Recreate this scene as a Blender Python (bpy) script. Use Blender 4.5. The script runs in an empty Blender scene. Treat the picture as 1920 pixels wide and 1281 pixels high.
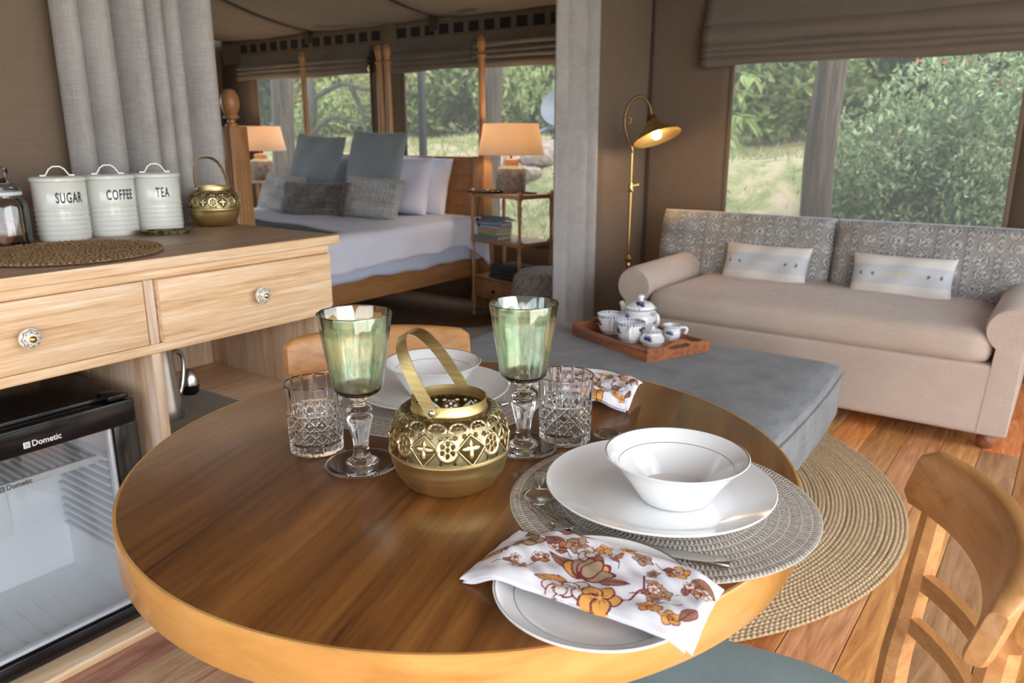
import bpy, bmesh, math, random
import numpy as np
from mathutils import Vector, Matrix, Euler
random.seed(7); rng = np.random.default_rng(7)
C = bpy.context.scene.collection
SC = bpy.context.scene
PI = math.pi

# ---------------------------------------------------------------- camera, sky, daylight, exposure
cam_d = bpy.data.cameras.new('camera'); cam = bpy.data.objects.new('camera', cam_d); C.objects.link(cam)
cam.location = (0, 0, 1.18)
cam.rotation_euler = (math.radians(90 - 14.839), 0, math.radians(35.885 - 90))
cam_d.lens = 27.28; cam_d.sensor_width = 36; cam_d.clip_start = .05; cam_d.clip_end = 300
cam_d.dof.use_dof = True; cam_d.dof.focus_distance = 1.06; cam_d.dof.aperture_fstop = 8.0
SC.camera = cam
world = bpy.data.worlds.new('overcast_sky'); SC.world = world; world.use_nodes = True
wn = world.node_tree; wn.nodes.clear()
w_out = wn.nodes.new('ShaderNodeOutputWorld'); w_bg = wn.nodes.new('ShaderNodeBackground')
w_tc = wn.nodes.new('ShaderNodeTexCoord'); w_sep = wn.nodes.new('ShaderNodeSeparateXYZ'); w_rp = wn.nodes.new('ShaderNodeValToRGB')
wn.links.new(w_tc.outputs['Generated'], w_sep.inputs[0]); wn.links.new(w_sep.outputs['Z'], w_rp.inputs[0])
w_rp.color_ramp.elements[0].position = 0; w_rp.color_ramp.elements[0].color = (.92, .95, 1, 1)
w_rp.color_ramp.elements[1].position = .7; w_rp.color_ramp.elements[1].color = (.72, .83, 1, 1)
wn.links.new(w_rp.outputs[0], w_bg.inputs[0]); w_bg.inputs[1].default_value = 2.5
wn.links.new(w_bg.outputs[0], w_out.inputs[0])
def lamp(name, kind, loc, energy, color=(1, 1, 1), **kw):
    d = bpy.data.lights.new(name, kind); d.energy = energy; d.color = color
    for k, v in kw.items(): setattr(d, k, v)
    o = bpy.data.objects.new(name, d); C.objects.link(o); o.location = loc
    return o
sun = lamp('sun', 'SUN', (0, -8, 10), 2.2, (1, .96, .9), angle=math.radians(25))
sun.rotation_euler = Vector((.30, .55, -.80)).to_track_quat('-Z', 'Y').to_euler()
# daylight of the open tent front, behind the camera, and of the open side flap
front = lamp('daylight_front_opening', 'AREA', (-.1, -1.75, 1.2), 46, (1, .97, .93), shape='RECTANGLE', size=3.2, size_y=2.0)
front.rotation_euler = Vector((.25, 1, -.08)).to_track_quat('-Z', 'Z').to_euler()
vs = SC.view_settings
vs.view_transform = 'Standard'; vs.look = 'None'; vs.gamma = 1; vs.exposure = .50; vs.use_curve_mapping = False
SC.cycles.max_bounces = 14; SC.cycles.transmission_bounces = 12; SC.cycles.transparent_max_bounces = 16
SC.cycles.diffuse_bounces = 5; SC.cycles.glossy_bounces = 6
SC.cycles.sample_clamp_indirect = 6

# ---------------------------------------------------------------- helpers
def S(r, g, b, a=1):
    f = lambda c: (c / 255 / 12.92) if c / 255 <= .04045 else ((c / 255 + .055) / 1.055) ** 2.4
    return (f(r), f(g), f(b), a)
def mat(name, col=(.5, .5, .5, 1), rough=.6, metal=0., **kw):
    m = bpy.data.materials.new(name); m.use_nodes = True
    b = m.node_tree.nodes['Principled BSDF']
    b.inputs['Base Color'].default_value = col; b.inputs['Roughness'].default_value = rough; b.inputs['Metallic'].default_value = metal
    for k, v in kw.items(): b.inputs[k.replace('_', ' ')].default_value = v
    return m
def N(m, t, **kw):
    n = m.node_tree.nodes.new(t)
    for k, v in kw.items(): setattr(n, k, v)
    return n
def L(m, a, b): m.node_tree.links.new(a, b)
def ramp(m, fac, stops):
    r = N(m, 'ShaderNodeValToRGB'); e = r.color_ramp.elements
    while len(e) < len(stops): e.new(.5)
    for i, (p, c) in enumerate(stops): e[i].position = p; e[i].color = c
    L(m, fac, r.inputs[0]); return r
def noise(m, scale=(1, 1, 1), rot=0, sc=1., detail=6, rough=.6, dist=0., coord='Object', rot3=None):
    tc = N(m, 'ShaderNodeTexCoord'); mp = N(m, 'ShaderNodeMapping'); n = N(m, 'ShaderNodeTexNoise')
    mp.inputs['Scale'].default_value = scale; mp.inputs['Rotation'].default_value = rot3 or (0, 0, rot)
    n.inputs['Scale'].default_value = sc; n.inputs['Detail'].default_value = detail; n.inputs['Roughness'].default_value = rough; n.inputs['Distortion'].default_value = dist
    L(m, tc.outputs[coord], mp.inputs[0]); L(m, mp.outputs[0], n.inputs['Vector'])
    return n
def bump(m, h, strength=.2, dist=.002):
    b = N(m, 'ShaderNodeBump'); b.inputs['Strength'].default_value = strength; b.inputs['Distance'].default_value = dist
    L(m, h, b.inputs['Height']); L(m, b.outputs[0], m.node_tree.nodes['Principled BSDF'].inputs['Normal'])
def wood(name, stops, scale=(2, 30, 30), rot=0, rough=.4, sc=1., dist=.6, coat=0., fine=.15, perobj=0.):
    """long-grain wood: streaky noise along the first axis, plus a finer pore noise"""
    m = mat(name, rough=rough); b = m.node_tree.nodes['Principled BSDF']
    n = noise(m, scale, rot, sc, 8, .62, dist)
    n2 = noise(m, tuple(s * 5 for s in scale), rot, sc, 4, .6, 0)
    ad = N(m, 'ShaderNodeMath', operation='MULTIPLY_ADD'); ad.inputs[1].default_value = fine; L(m, n2.outputs[0], ad.inputs[0]); L(m, n.outputs[0], ad.inputs[2])
    sb = N(m, 'ShaderNodeMath', operation='SUBTRACT'); sb.inputs[1].default_value = fine * .5; L(m, ad.outputs[0], sb.inputs[0])
    r = ramp(m, sb.outputs[0], stops); out = r.outputs[0]
    if perobj:
        oi = N(m, 'ShaderNodeObjectInfo'); hv = N(m, 'ShaderNodeHueSaturation'); mr = N(m, 'ShaderNodeMapRange')
        mr.inputs['To Min'].default_value = 1 - perobj; mr.inputs['To Max'].default_value = 1 + perobj
        L(m, oi.outputs['Random'], mr.inputs[0]); L(m, mr.outputs[0], hv.inputs['Value'])
        m1 = N(m, 'ShaderNodeMath', operation='MULTIPLY'); m1.inputs[1].default_value = 17.3; m2 = N(m, 'ShaderNodeMath', operation='FRACT'); m3 = N(m, 'ShaderNodeMapRange'); m3.inputs['To Min'].default_value = .72; m3.inputs['To Max'].default_value = 1.1
        m4 = N(m, 'ShaderNodeMath', operation='MULTIPLY'); m4.inputs[1].default_value = 61.7; m5 = N(m, 'ShaderNodeMath', operation='FRACT'); m6 = N(m, 'ShaderNodeMapRange'); m6.inputs['To Min'].default_value = .487; m6.inputs['To Max'].default_value = .522
        for p, q, r_, inp in ((m1, m2, m3, 'Saturation'), (m4, m5, m6, 'Hue')): L(m, oi.outputs['Random'], p.inputs[0]); L(m, p.outputs[0], q.inputs[0]); L(m, q.outputs[0], r_.inputs[0]); L(m, r_.outputs[0], hv.inputs[inp])
        L(m, out, hv.inputs['Color']); out = hv.outputs[0]
    L(m, out, b.inputs['Base Color'])
    if coat: b.inputs['Coat Weight'].default_value = coat; b.inputs['Coat Roughness'].default_value = .12
    bump(m, n2.outputs[0], .12, .001)
    return m
def cloth(name, col, rough=.95, var=.12, weave=400, bs=.25, sheen=.15, coarse=6):
    """woven cloth: warp and weft noise for colour and relief"""
    m = mat(name, col, rough); b = m.node_tree.nodes['Principled BSDF']
    a = noise(m, (weave * .06, weave * .06, weave), 0, 1, 2, .5); c = noise(m, (weave, weave, weave * .06), 0, 1, 2, .5)
    d = noise(m, (coarse,) * 3, 0, 1, 3, .6)
    s = N(m, 'ShaderNodeMath', operation='ADD'); L(m, a.outputs[0], s.inputs[0]); L(m, c.outputs[0], s.inputs[1])
    s2 = N(m, 'ShaderNodeMath', operation='MULTIPLY_ADD'); s2.inputs[1].default_value = .5; L(m, s.outputs[0], s2.inputs[0])
    h = N(m, 'ShaderNodeMath', operation='MULTIPLY'); h.inputs[1].default_value = .5; L(m, d.outputs[0], h.inputs[0]); L(m, h.outputs[0], s2.inputs[2])
    lo = tuple(x * (1 - var) for x in col[:3]) + (1,); hi = tuple(min(1, x * (1 + var)) for x in col[:3]) + (1,)
    r = ramp(m, s2.outputs[0], [(.55, lo), (.95, hi)]); L(m, r.outputs[0], b.inputs['Base Color'])
    b.inputs['Sheen Weight'].default_value = sheen
    bump(m, s.outputs[0], bs, .001)
    return m
def painted(name, rough=.5, **kw):
    """takes its colour from the print stored on the mesh"""
    m = mat(name, rough=rough, **kw); a = N(m, 'ShaderNodeAttribute', attribute_name='Col')
    L(m, a.outputs['Color'], m.node_tree.nodes['Principled BSDF'].inputs['Base Color'])
    return m

def finish(me, smooth=True, angle=.7):
    if smooth:
        me.polygons.foreach_set('use_smooth', [True] * len(me.polygons)); me.set_sharp_from_angle(angle=angle)
    me.update()
def link(name, me, m=None, parent=None, loc=(0, 0, 0), rot=(0, 0, 0)):
    o = bpy.data.objects.new(name, me); C.objects.link(o)
    if m is not None and not me.materials:
        for x in (m if isinstance(m, (list, tuple)) else [m]): me.materials.append(x)
    o.location = loc; o.rotation_euler = rot
    if parent is not None: o.parent = parent
    return o
def mk(name, V, F, m=None, parent=None, loc=(0, 0, 0), rot=(0, 0, 0), smooth=True, cols=None, angle=.7, weld=0, recalc=False):
    me = bpy.data.meshes.new(name)
    me.from_pydata(np.asarray(V, float).tolist() if not isinstance(V, list) else V, [], F if isinstance(F, list) else np.asarray(F).tolist())
    if cols is not None:
        cols = np.asarray(cols, float)
        if cols.shape[1] == 3: cols = np.c_[cols, np.ones(len(cols))]
        a = me.color_attributes.new('Col', 'FLOAT_COLOR', 'POINT'); a.data.foreach_set('color', cols.ravel())
    if weld or recalc:
        bm = bmesh.new(); bm.from_mesh(me)
        if weld: bmesh.ops.remove_doubles(bm, verts=bm.verts, dist=weld)
        if recalc: bmesh.ops.recalc_face_normals(bm, faces=bm.faces)
        bm.to_mesh(me); bm.free()
    finish(me, smooth, angle)
    return link(name, me, m, parent, loc, rot)
def gridF(n, k, cu=False, cv=False):
    i, j = np.meshgrid(np.arange(n if cu else n - 1), np.arange(k if cv else k - 1), indexing='ij'); i = i.ravel(); j = j.ravel()
    i2 = (i + 1) % n; j2 = (j + 1) % k
    return np.c_[i * k + j, i2 * k + j, i2 * k + j2, i * k + j2]
def grid(name, P, m=None, parent=None, cu=False, cv=False, **kw):
    n, k = P.shape[:2]
    return mk(name, P.reshape(-1, 3), gridF(n, k, cu, cv), m, parent, **kw)
def box(name, size, loc, m, parent=None, bev=.003, seg=2, rot=(0, 0, 0), fn=None):
    bm = bmesh.new(); bmesh.ops.create_cube(bm, size=1)
    for v in bm.verts: v.co = Vector((v.co.x * size[0], v.co.y * size[1], v.co.z * size[2]))
    b = min(bev, min(size) * .45)
    if b > 0: bmesh.ops.bevel(bm, geom=bm.edges[:], offset=b, segments=seg, profile=.5, affect='EDGES')
    if fn:
        for v in bm.verts: v.co = Vector(fn(*v.co))
    me = bpy.data.meshes.new(name); bm.to_mesh(me); bm.free(); finish(me, True, .6)
    return link(name, me, m, parent, loc, rot)
def b2(name, lo, hi, m, parent=None, **kw):
    lo = np.array(lo, float); hi = np.array(hi, float)
    return box(name, tuple(hi - lo), tuple((lo + hi) / 2), m, parent, **kw)
def lathe(name, prof, m, parent=None, seg=48, loc=(0, 0, 0), rot=(0, 0, 0), colfn=None, disp=None, segm=None, angle=.6, sub=1):
    """turns a profile [(radius, height)...] about the z axis"""
    prof = np.array(prof, float)
    if sub > 1:
        t = np.arange(len(prof)); tt = np.linspace(0, len(prof) - 1, (len(prof) - 1) * sub + 1)
        prof = np.c_[np.interp(tt, t, prof[:, 0]), np.interp(tt, t, prof[:, 1])]
    th = np.linspace(0, 2 * PI, seg, endpoint=False)
    R, T = np.meshgrid(prof[:, 0], th); Z = np.meshgrid(prof[:, 1], th)[0]
    if disp: R, Z = disp(R, T, Z)
    P = np.stack([R * np.cos(T), R * np.sin(T), Z], -1)
    F = gridF(seg, len(prof), True, False)
    cols = None if colfn is None else colfn(R, T, Z).reshape(-1, 3)
    me = bpy.data.meshes.new(name); me.from_pydata(P.reshape(-1, 3).tolist(), [], F.tolist())
    mats = m if isinstance(m, (list, tuple)) else [m]
    for x in mats: me.materials.append(x)
    if segm is not None:
        k = np.tile(np.repeat(np.array(segm, int), sub), seg); me.polygons.foreach_set('material_index', k)
    if cols is not None:
        a = me.color_attributes.new('Col', 'FLOAT_COLOR', 'POINT'); a.data.foreach_set('color', np.c_[cols, np.ones(len(cols))].ravel())
    bm = bmesh.new(); bm.from_mesh(me); bmesh.ops.remove_doubles(bm, verts=bm.verts, dist=1e-6); bmesh.ops.recalc_face_normals(bm, faces=bm.faces); bm.to_mesh(me); bm.free()
    finish(me, True, angle)
    return link(name, me, None, parent, loc, rot)
def tube(name, pts, r, m, parent=None, k=10, loc=(0, 0, 0), rot=(0, 0, 0), closed=False, flat=None, up=(0, 0, 1), smoothpts=0, cap=True):
    """sweeps a round (or flat, (width, thickness)) section along a path"""
    P = np.array(pts, float)
    rr = np.full(len(P), r, float) if np.isscalar(r) else np.array(r, float)
    if smoothpts:
        t = np.arange(len(P)); tt = np.linspace(0, len(P) - 1, (len(P) - 1) * smoothpts + 1)
        def cr(Y):
            out = []
            for q in tt:
                i = min(int(q), len(P) - 2); f = q - i
                p0, p1, p2, p3 = Y[max(i - 1, 0)], Y[i], Y[i + 1], Y[min(i + 2, len(P) - 1)]
                out.append(.5 * ((2 * p1) + (p2 - p0) * f + (2 * p0 - 5 * p1 + 4 * p2 - p3) * f * f + (3 * p1 - p0 - 3 * p2 + p3) * f ** 3))
            return np.array(out)
        rr = np.interp(tt, t, rr); P = cr(P)
    n = len(P)
    T = np.roll(P, -1, 0) - np.roll(P, 1, 0)
    if not closed: T[0] = P[1] - P[0]; T[-1] = P[-1] - P[-2]
    T /= np.linalg.norm(T, axis=1)[:, None] + 1e-12
    u = np.array(up, float)
    if abs(T[0] @ u) > .95: u = np.array((1, 0, 0.))
    A = []; a = u - T[0] * (u @ T[0]); a /= np.linalg.norm(a)
    for i in range(n):
        a = a - T[i] * (a @ T[i]); a /= np.linalg.norm(a) + 1e-12; A.append(a.copy())
    A = np.array(A); B = np.cross(T, A)
    if flat:
        w, t = flat; q = np.array([(-w / 2, -t / 2), (w / 2, -t / 2), (w / 2, t / 2), (-w / 2, t / 2)]); k = 4
        V = P[:, None] + B[:, None] * q[None, :, :1] + A[:, None] * q[None, :, 1:]
    else:
        th = np.linspace(0, 2 * PI, k, endpoint=False)
        V = P[:, None] + rr[:, None, None] * (np.cos(th)[None, :, None] * A[:, None] + np.sin(th)[None, :, None] * B[:, None])
    F = gridF(n, k, closed, True).tolist()
    if not closed and cap: F += [list(range(k)), [(n - 1) * k + j for j in range(k)][::-1]]
    return mk(name, V.reshape(-1, 3), F, m, parent, loc, rot, angle=.6 if not flat else .5, recalc=True)
def cushion(name, w, h, t, m, parent=None, loc=(0, 0, 0), rot=(0, 0, 0), pinch=.06, n=24, power=4, wr=.004, colfn=None, seed=0, k=None):
    """a stuffed cushion: width on x, height on z, thickness on y; corners stand out, sides pull in"""
    k = k or n
    u = np.sin(np.linspace(-PI / 2, PI / 2, n)); v = np.sin(np.linspace(-PI / 2, PI / 2, k))
    U, V = np.meshgrid(u, v, indexing='ij')
    X = w / 2 * U * (1 - pinch * (1 - V ** 2)); Z = h / 2 * V * (1 - pinch * (1 - U ** 2))
    Y = t / 2 * ((1 - np.abs(U) ** power) * (1 - np.abs(V) ** power)) ** .5
    r = np.random.default_rng(seed); ph = r.uniform(0, 6, 6)
    W = (np.sin(U * 3 + V * 4 + ph[0]) + np.sin(U * 7 - V * 3 + ph[1]) + .6 * np.sin(9 * V + ph[2] + 2 * U) + .6 * np.sin(8 * U * V + ph[3])) * wr * (Y / (t / 2 + 1e-9))
    A = np.stack([X, -(Y + W), Z], -1); B = np.stack([X, (Y - W * .5), Z], -1)
    P = np.concatenate([A.reshape(-1, 3), B.reshape(-1, 3)]); F = gridF(n, k)
    F = np.concatenate([F, F[:, ::-1] + n * k])
    cols = None
    if colfn: c = colfn(X, Z).reshape(-1, 3); cols = np.concatenate([c, c])
    return mk(name, P, F, m, parent, loc, rot, cols=cols, weld=1e-5, angle=3)
def text(name, s, size, m, parent=None, loc=(0, 0, 0), rot=(0, 0, 0), xs=1., bold=0., depth=.0004, bend=None, shear=0, sp=1.):
    cu = bpy.data.curves.new('t', 'FONT'); cu.body = s; cu.size = size; cu.align_x = 'CENTER'; cu.align_y = 'CENTER'
    cu.extrude = depth; cu.offset = bold; cu.resolution_u = 4; cu.shear = shear; cu.space_character = sp
    o = bpy.data.objects.new('t', cu); C.objects.link(o); bpy.context.view_layer.update()
    me = bpy.data.meshes.new_from_object(o.evaluated_get(bpy.context.evaluated_depsgraph_get()))
    bpy.data.objects.remove(o)
    me.materials.clear()
    for v in me.vertices:
        x, y, z = v.co.x * xs, v.co.y, v.co.z
        if bend:   # wrap on an upright drum of radius bend, facing -y
            a = x / bend; v.co = ((bend + z) * math.sin(a), -(bend + z) * math.cos(a), y)
        else: v.co = (x, y, z)
    me.name = name; o = link(name, me, m, parent, loc, rot)
    return o
def thing(name, label, cat, loc=(0, 0, 0), rotz=0, group=None):
    o = bpy.data.objects.new(name, None); C.objects.link(o); o.empty_display_size = .05
    o.location = loc; o.rotation_euler = (0, 0, rotz)
    return tag(o, label, cat, group)
def tag(o, label, cat, group=None, kind=None):
    o['label'] = label; o['category'] = cat
    if group: o['group'] = group
    if kind: o['kind'] = kind
    return o
def struct(o, label=None):
    o['kind'] = 'structure'
    if label: o['label'] = label
    return o
def sgroup(name, loc=(0, 0, 0)):
    o = bpy.data.objects.new(name, None); C.objects.link(o); o.location = loc; o['kind'] = 'structure'; return o
def kids(o): return [x for x in list(C.objects) if x.parent == o]
def copy_tree(o, parent=None):
    c = o.copy(); C.objects.link(c)
    if parent is not None: c.parent = parent
    for ch in kids(o): copy_tree(ch, c)
    return c

# ---------------------------------------------------------------- materials
M_canvas = cloth('tent_canvas', (.165, .118, .082, 1), var=.10, weave=300, bs=.15, sheen=0, coarse=2)
M_canvas_dark = cloth('canvas_dark_tape', (.05, .035, .022, 1), var=.1)
M_ceil = cloth('ceiling_cloth', (.225, .165, .123, 1), var=.10, weave=200, bs=.2, coarse=3)
M_blind = cloth('blind_cloth', (.165, .132, .104, 1), var=.12, weave=350)
M_curtain = cloth('curtain_linen', (.33, .312, .30, 1), var=.22, weave=420, bs=.3)
M_black = mat('black_cloth', (.008, .008, .01, 1), .8)
M_lime = wood('limed_wood', [(.25, (.48, .29, .14, 1)), (.45, (.68, .46, .26, 1)), (.62, (.78, .60, .41, 1)), (.78, (.86, .77, .64, 1))], (3, 70, 70), rough=.5, dist=.4, fine=.45)
M_lime_v = wood('limed_wood_upright', [(.25, (.38, .24, .15, 1)), (.45, (.56, .40, .26, 1)), (.62, (.68, .56, .45, 1)), (.78, (.80, .74, .68, 1))], (26, 26, 2.2), rough=.5, dist=.4, fine=.35)
M_lime_top = wood('limed_wood_brown_top', [(.25, (.20, .125, .075, 1)), (.48, (.34, .23, .15, 1)), (.66, (.44, .33, .24, 1)), (.8, (.56, .46, .37, 1))], (2, 34, 34), rough=.42, dist=.4, fine=.35)  # browner tone for the top face of the worktop
M_table = wood('table_wood', [(.27, (.035, .012, .004, 1)), (.40, (.115, .041, .010, 1)), (.55, (.175, .066, .015, 1)), (.75, (.26, .108, .027, 1))], (1.9, 24, 24), rough=.34, dist=1.0, coat=.22, fine=.30)
M_tedge = wood('table_edge_veneer', [(.25, (.42, .19, .045, 1)), (.5, (.58, .29, .075, 1)), (.75, (.70, .38, .12, 1))], (6, 6, 26), rough=.32, coat=.4)
M_chair = wood('chair_wood', [(.25, (.34, .15, .05, 1)), (.5, (.50, .245, .085, 1)), (.75, (.60, .33, .135, 1))], (3, 44, 44), rough=.42, dist=.5, coat=.06, fine=.3)
M_bed = wood('bed_wood', [(.25, (.26, .11, .035, 1)), (.5, (.38, .18, .065, 1)), (.75, (.48, .25, .10, 1))], (3, 22, 22), rough=.4, coat=.1)
M_bed_v = wood('bed_wood_upright', [(.25, (.26, .11, .035, 1)), (.5, (.40, .19, .07, 1)), (.75, (.50, .27, .11, 1))], (22, 22, 3), rough=.4, coat=.1)
M_night = wood('side_table_wood', [(.25, (.33, .155, .065, 1)), (.5, (.48, .25, .115, 1)), (.75, (.58, .33, .165, 1))], (18, 18, 5), rough=.4)
M_tray = wood('tray_wood', [(.25, (.10, .028, .012, 1)), (.45, (.24, .075, .028, 1)), (.7, (.38, .14, .055, 1))], (4, 40, 40), rough=.42)
M_floor = wood('floor_boards', [(.22, (.18, .058, .022, 1)), (.42, (.46, .175, .066, 1)), (.58, (.62, .275, .11, 1)), (.78, (.78, .45, .20, 1))], (1.8, 20, 20), rough=.36, dist=2.2, coat=.12, perobj=.42, fine=.3)
M_post = wood('weathered_post', [(.3, (.02, .012, .008, 1)), (.5, (.085, .055, .036, 1)), (.7, (.19, .135, .095, 1))], (34, 34, 1.6), rough=.85)
M_china = mat('white_china', (.86, .87, .87, 1), .12, Coat_Weight=.6, Coat_Roughness=.04)
M_line = mat('grey_rim_line', (.10, .105, .10, 1), .3)
M_china_p = painted('painted_china', .14, Coat_Weight=.5)
M_enamel = mat('cream_enamel', (.66, .68, .63, 1), .16, Coat_Weight=.7, Coat_Roughness=.06)
M_ink = mat('black_print', (.012, .012, .014, 1), .5)
M_brass = mat('antique_brass', (.50, .36, .14, 1), .40, 1)
_n = noise(M_brass, (1, 1, 22), 0, 9, 4); _r = ramp(M_brass, _n.outputs[0], [(.3, (.56, .42, .17, 1)), (.7, (.80, .64, .32, 1))]); L(M_brass, _r.outputs[0], M_brass.node_tree.nodes['Principled BSDF'].inputs['Base Color'])
M_brass_d = mat('pierced_brass_relief_tones', (.30, .235, .12, 1), .36, 1)
_g = N(M_brass_d, 'ShaderNodeAttribute', attribute_name='Col'); L(M_brass_d, _g.outputs['Color'], M_brass_d.node_tree.nodes['Principled BSDF'].inputs['Base Color'])
M_gold = mat('polished_brass', (.62, .43, .16, 1), .18, 1)
M_bronze = mat('dark_bronze', (.16, .105, .045, 1), .35, 1)
M_steel = mat('brushed_steel', (.55, .55, .55, 1), .25, 1)
M_silver = mat('polished_steel', (.62, .61, .60, 1), .22, 1)
M_glass = mat('clear_glass', (1, 1, 1, 1), .0, Transmission_Weight=1., IOR=1.47)
M_pane = mat('fridge_glass', (1, 1, 1, 1), .0)
def thin_glass(m, tint, gl):
    nt = m.node_tree; out = nt.nodes['Material Output']; nt.nodes.remove(nt.nodes['Principled BSDF'])
    t = N(m, 'ShaderNodeBsdfTransparent'); t.inputs[0].default_value = tint; g = N(m, 'ShaderNodeBsdfGlossy'); g.inputs['Roughness'].default_value = .02
    f = N(m, 'ShaderNodeFresnel'); f.inputs[0].default_value = 1.5; mx = N(m, 'ShaderNodeMixShader')
    mu = N(m, 'ShaderNodeMath', operation='MULTIPLY'); mu.inputs[1].default_value = gl; L(m, f.outputs[0], mu.inputs[0])
    L(m, mu.outputs[0], mx.inputs[0]); L(m, t.outputs[0], mx.inputs[1]); L(m, g.outputs[0], mx.inputs[2]); L(m, mx.outputs[0], out.inputs[0])
thin_glass(M_pane, (.98, .99, 1, 1), 1.3)
M_jar = mat('jar_glass', (1, 1, 1, 1), .0); thin_glass(M_jar, (.95, .96, .96, 1), 2.0)
M_green = mat('green_lustre_glass', (.8, .9, .8, 1), .03, Transmission_Weight=1., IOR=1.45)
_n = noise(M_green, (150, 150, 9), 0, 1, 4, .6, .3); _r = ramp(M_green, _n.outputs[0], [(.30, (.50, .67, .55, 1)), (.44, (.80, .94, .83, 1)), (.57, (.96, .94, .80, 1)), (.68, (.88, 1, .94, 1))])
_nt = M_green.node_tree; _pb = _nt.nodes['Principled BSDF']; L(M_green, _r.outputs[0], _pb.inputs['Base Color']); bump(M_green, _n.outputs[0], .22, .002)
_gl = N(M_green, 'ShaderNodeBsdfGlossy'); _gl.inputs['Roughness'].default_value = .08; L(M_green, _r.outputs[0], _gl.inputs[0])
_mx = N(M_green, 'ShaderNodeMixShader'); _mx.inputs[0].default_value = .14
L(M_green, _pb.outputs[0], _mx.inputs[1]); L(M_green, _gl.outputs[0], _mx.inputs[2]); L(M_green, _mx.outputs[0], _nt.nodes['Material Output'].inputs[0])
M_blackpl = mat('black_plastic', (.005, .005, .006, 1), .18)
M_liner = mat('fridge_liner', (.88, .92, .95, 1), .35)
M_greypl = mat('grey_plastic', (.58, .60, .60, 1), .4)
M_whiteprint = mat('white_print', (.8, .8, .8, 1), .5)
M_sofa = cloth('oatmeal_linen', (.50, .405, .34, 1), var=.12, weave=480)
M_sofa_print = painted('printed_upholstery', .95)
M_piping = cloth('pale_piping', (.62, .63, .62, 1), var=.05)
M_ott = cloth('grey_velvet', (.185, .197, .207, 1), .8, var=.3, weave=160, bs=.1, sheen=.12, coarse=9)
M_white = cloth('white_cotton', (.76, .77, .88, 1), var=.04, weave=300, bs=.08, sheen=0)
M_valance = cloth('pale_blue_bed_valance', (.56, .61, .74, 1), var=.04, weave=300, bs=.08, sheen=0)
M_teal = cloth('blue_grey_cushion_cloth', (.235, .275, .29, 1), var=.10, weave=300, sheen=.3)
M_brownc = cloth('brown_sparkle_cloth', (.105, .085, .07, 1), var=.8, weave=60, sheen=.3, coarse=60)
M_silverc = cloth('silver_grey_cloth', (.40, .40, .38, 1), var=.35, weave=60, sheen=.3, coarse=60)
M_throw = cloth('charcoal_throw', (.05, .058, .062, 1), var=.25, weave=200, sheen=.03)
M_seat = cloth('teal_leatherette', (.27, .395, .405, 1), .5, var=.08, weave=120, bs=.05)
M_print = painted('printed_cloth', .9)
M_ppillow = painted('embroidered_cloth', .95)
M_mat = painted('woven_vinyl', .75)
M_jute = painted('jute', .95)
M_khaki = cloth('khaki_mat', (.16, .135, .085, 1), var=.12)
M_carpet = cloth('dark_brown_carpet', (.17, .092, .042, 1), var=.15, weave=200, sheen=0)
M_fringe = cloth('pale_rug_wool', (.42, .38, .35, 1), var=.3, weave=100)
M_shade = mat('lampshade_cloth', (.66, .58, .52, 1), .9)
_nt = M_shade.node_tree; _tr = N(M_shade, 'ShaderNodeBsdfTranslucent'); _tr.inputs[0].default_value = (.85, .70, .52, 1)
_mx = N(M_shade, 'ShaderNodeMixShader'); _mx.inputs[0].default_value = .42; L(M_shade, _nt.nodes['Principled BSDF'].outputs[0], _mx.inputs[1]); L(M_shade, _tr.outputs[0], _mx.inputs[2]); L(M_shade, _mx.outputs[0], _nt.nodes['Material Output'].inputs[0])
M_bulb = mat('lit_bulb', (1, 1, 1, 1)); M_bulb.node_tree.nodes['Principled BSDF'].inputs['Emission Color'].default_value = (1, .62, .28, 1); M_bulb.node_tree.nodes['Principled BSDF'].inputs['Emission Strength'].default_value = 14
M_stone = mat('stoneware', (.42, .38, .32, 1), .6)
_n = noise(M_stone, (1, 1, 1), 0, 28, 5, .7); _r = ramp(M_stone, _n.outputs[0], [(.35, (.16, .145, .125, 1)), (.65, (.42, .38, .33, 1))]); L(M_stone, _r.outputs[0], M_stone.node_tree.nodes['Principled BSDF'].inputs['Base Color']); bump(M_stone, _n.outputs[0], .3, .003)
M_clay = mat('glazed_clay_neck', (.50, .27, .13, 1), .4)
M_screen = mat('insect_screen', (.5, .5, .5, 1))
_nt = M_screen.node_tree; _t = N(M_screen, 'ShaderNodeBsdfTransparent'); _d = N(M_screen, 'ShaderNodeBsdfTranslucent'); _d.inputs[0].default_value = (.33, .33, .31, 1)
_mx = N(M_screen, 'ShaderNodeMixShader'); _mx.inputs[0].default_value = .15
L(M_screen, _t.outputs[0], _mx.inputs[1]); L(M_screen, _d.outputs[0], _mx.inputs[2]); L(M_screen, _mx.outputs[0], _nt.nodes['Material Output'].inputs[0])
M_leaf = painted('leaves', .6)
_nt = M_leaf.node_tree; _t = N(M_leaf, 'ShaderNodeBsdfTranslucent'); _mx = N(M_leaf, 'ShaderNodeMixShader'); _mx.inputs[0].default_value = .35
_a = N(M_leaf, 'ShaderNodeAttribute', attribute_name='Col'); L(M_leaf, _a.outputs['Color'], _t.inputs[0]); L(M_leaf, _nt.nodes['Principled BSDF'].outputs[0], _mx.inputs[1]); L(M_leaf, _t.outputs[0], _mx.inputs[2]); L(M_leaf, _mx.outputs[0], _nt.nodes['Material Output'].inputs[0])
M_bark = wood('grey_bark', [(.3, (.035, .028, .022, 1)), (.7, (.11, .092, .075, 1))], (14, 14, 3), rough=.9)
M_rock = mat('reddish_rock', (.30, .21, .165, 1), .9)
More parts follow.
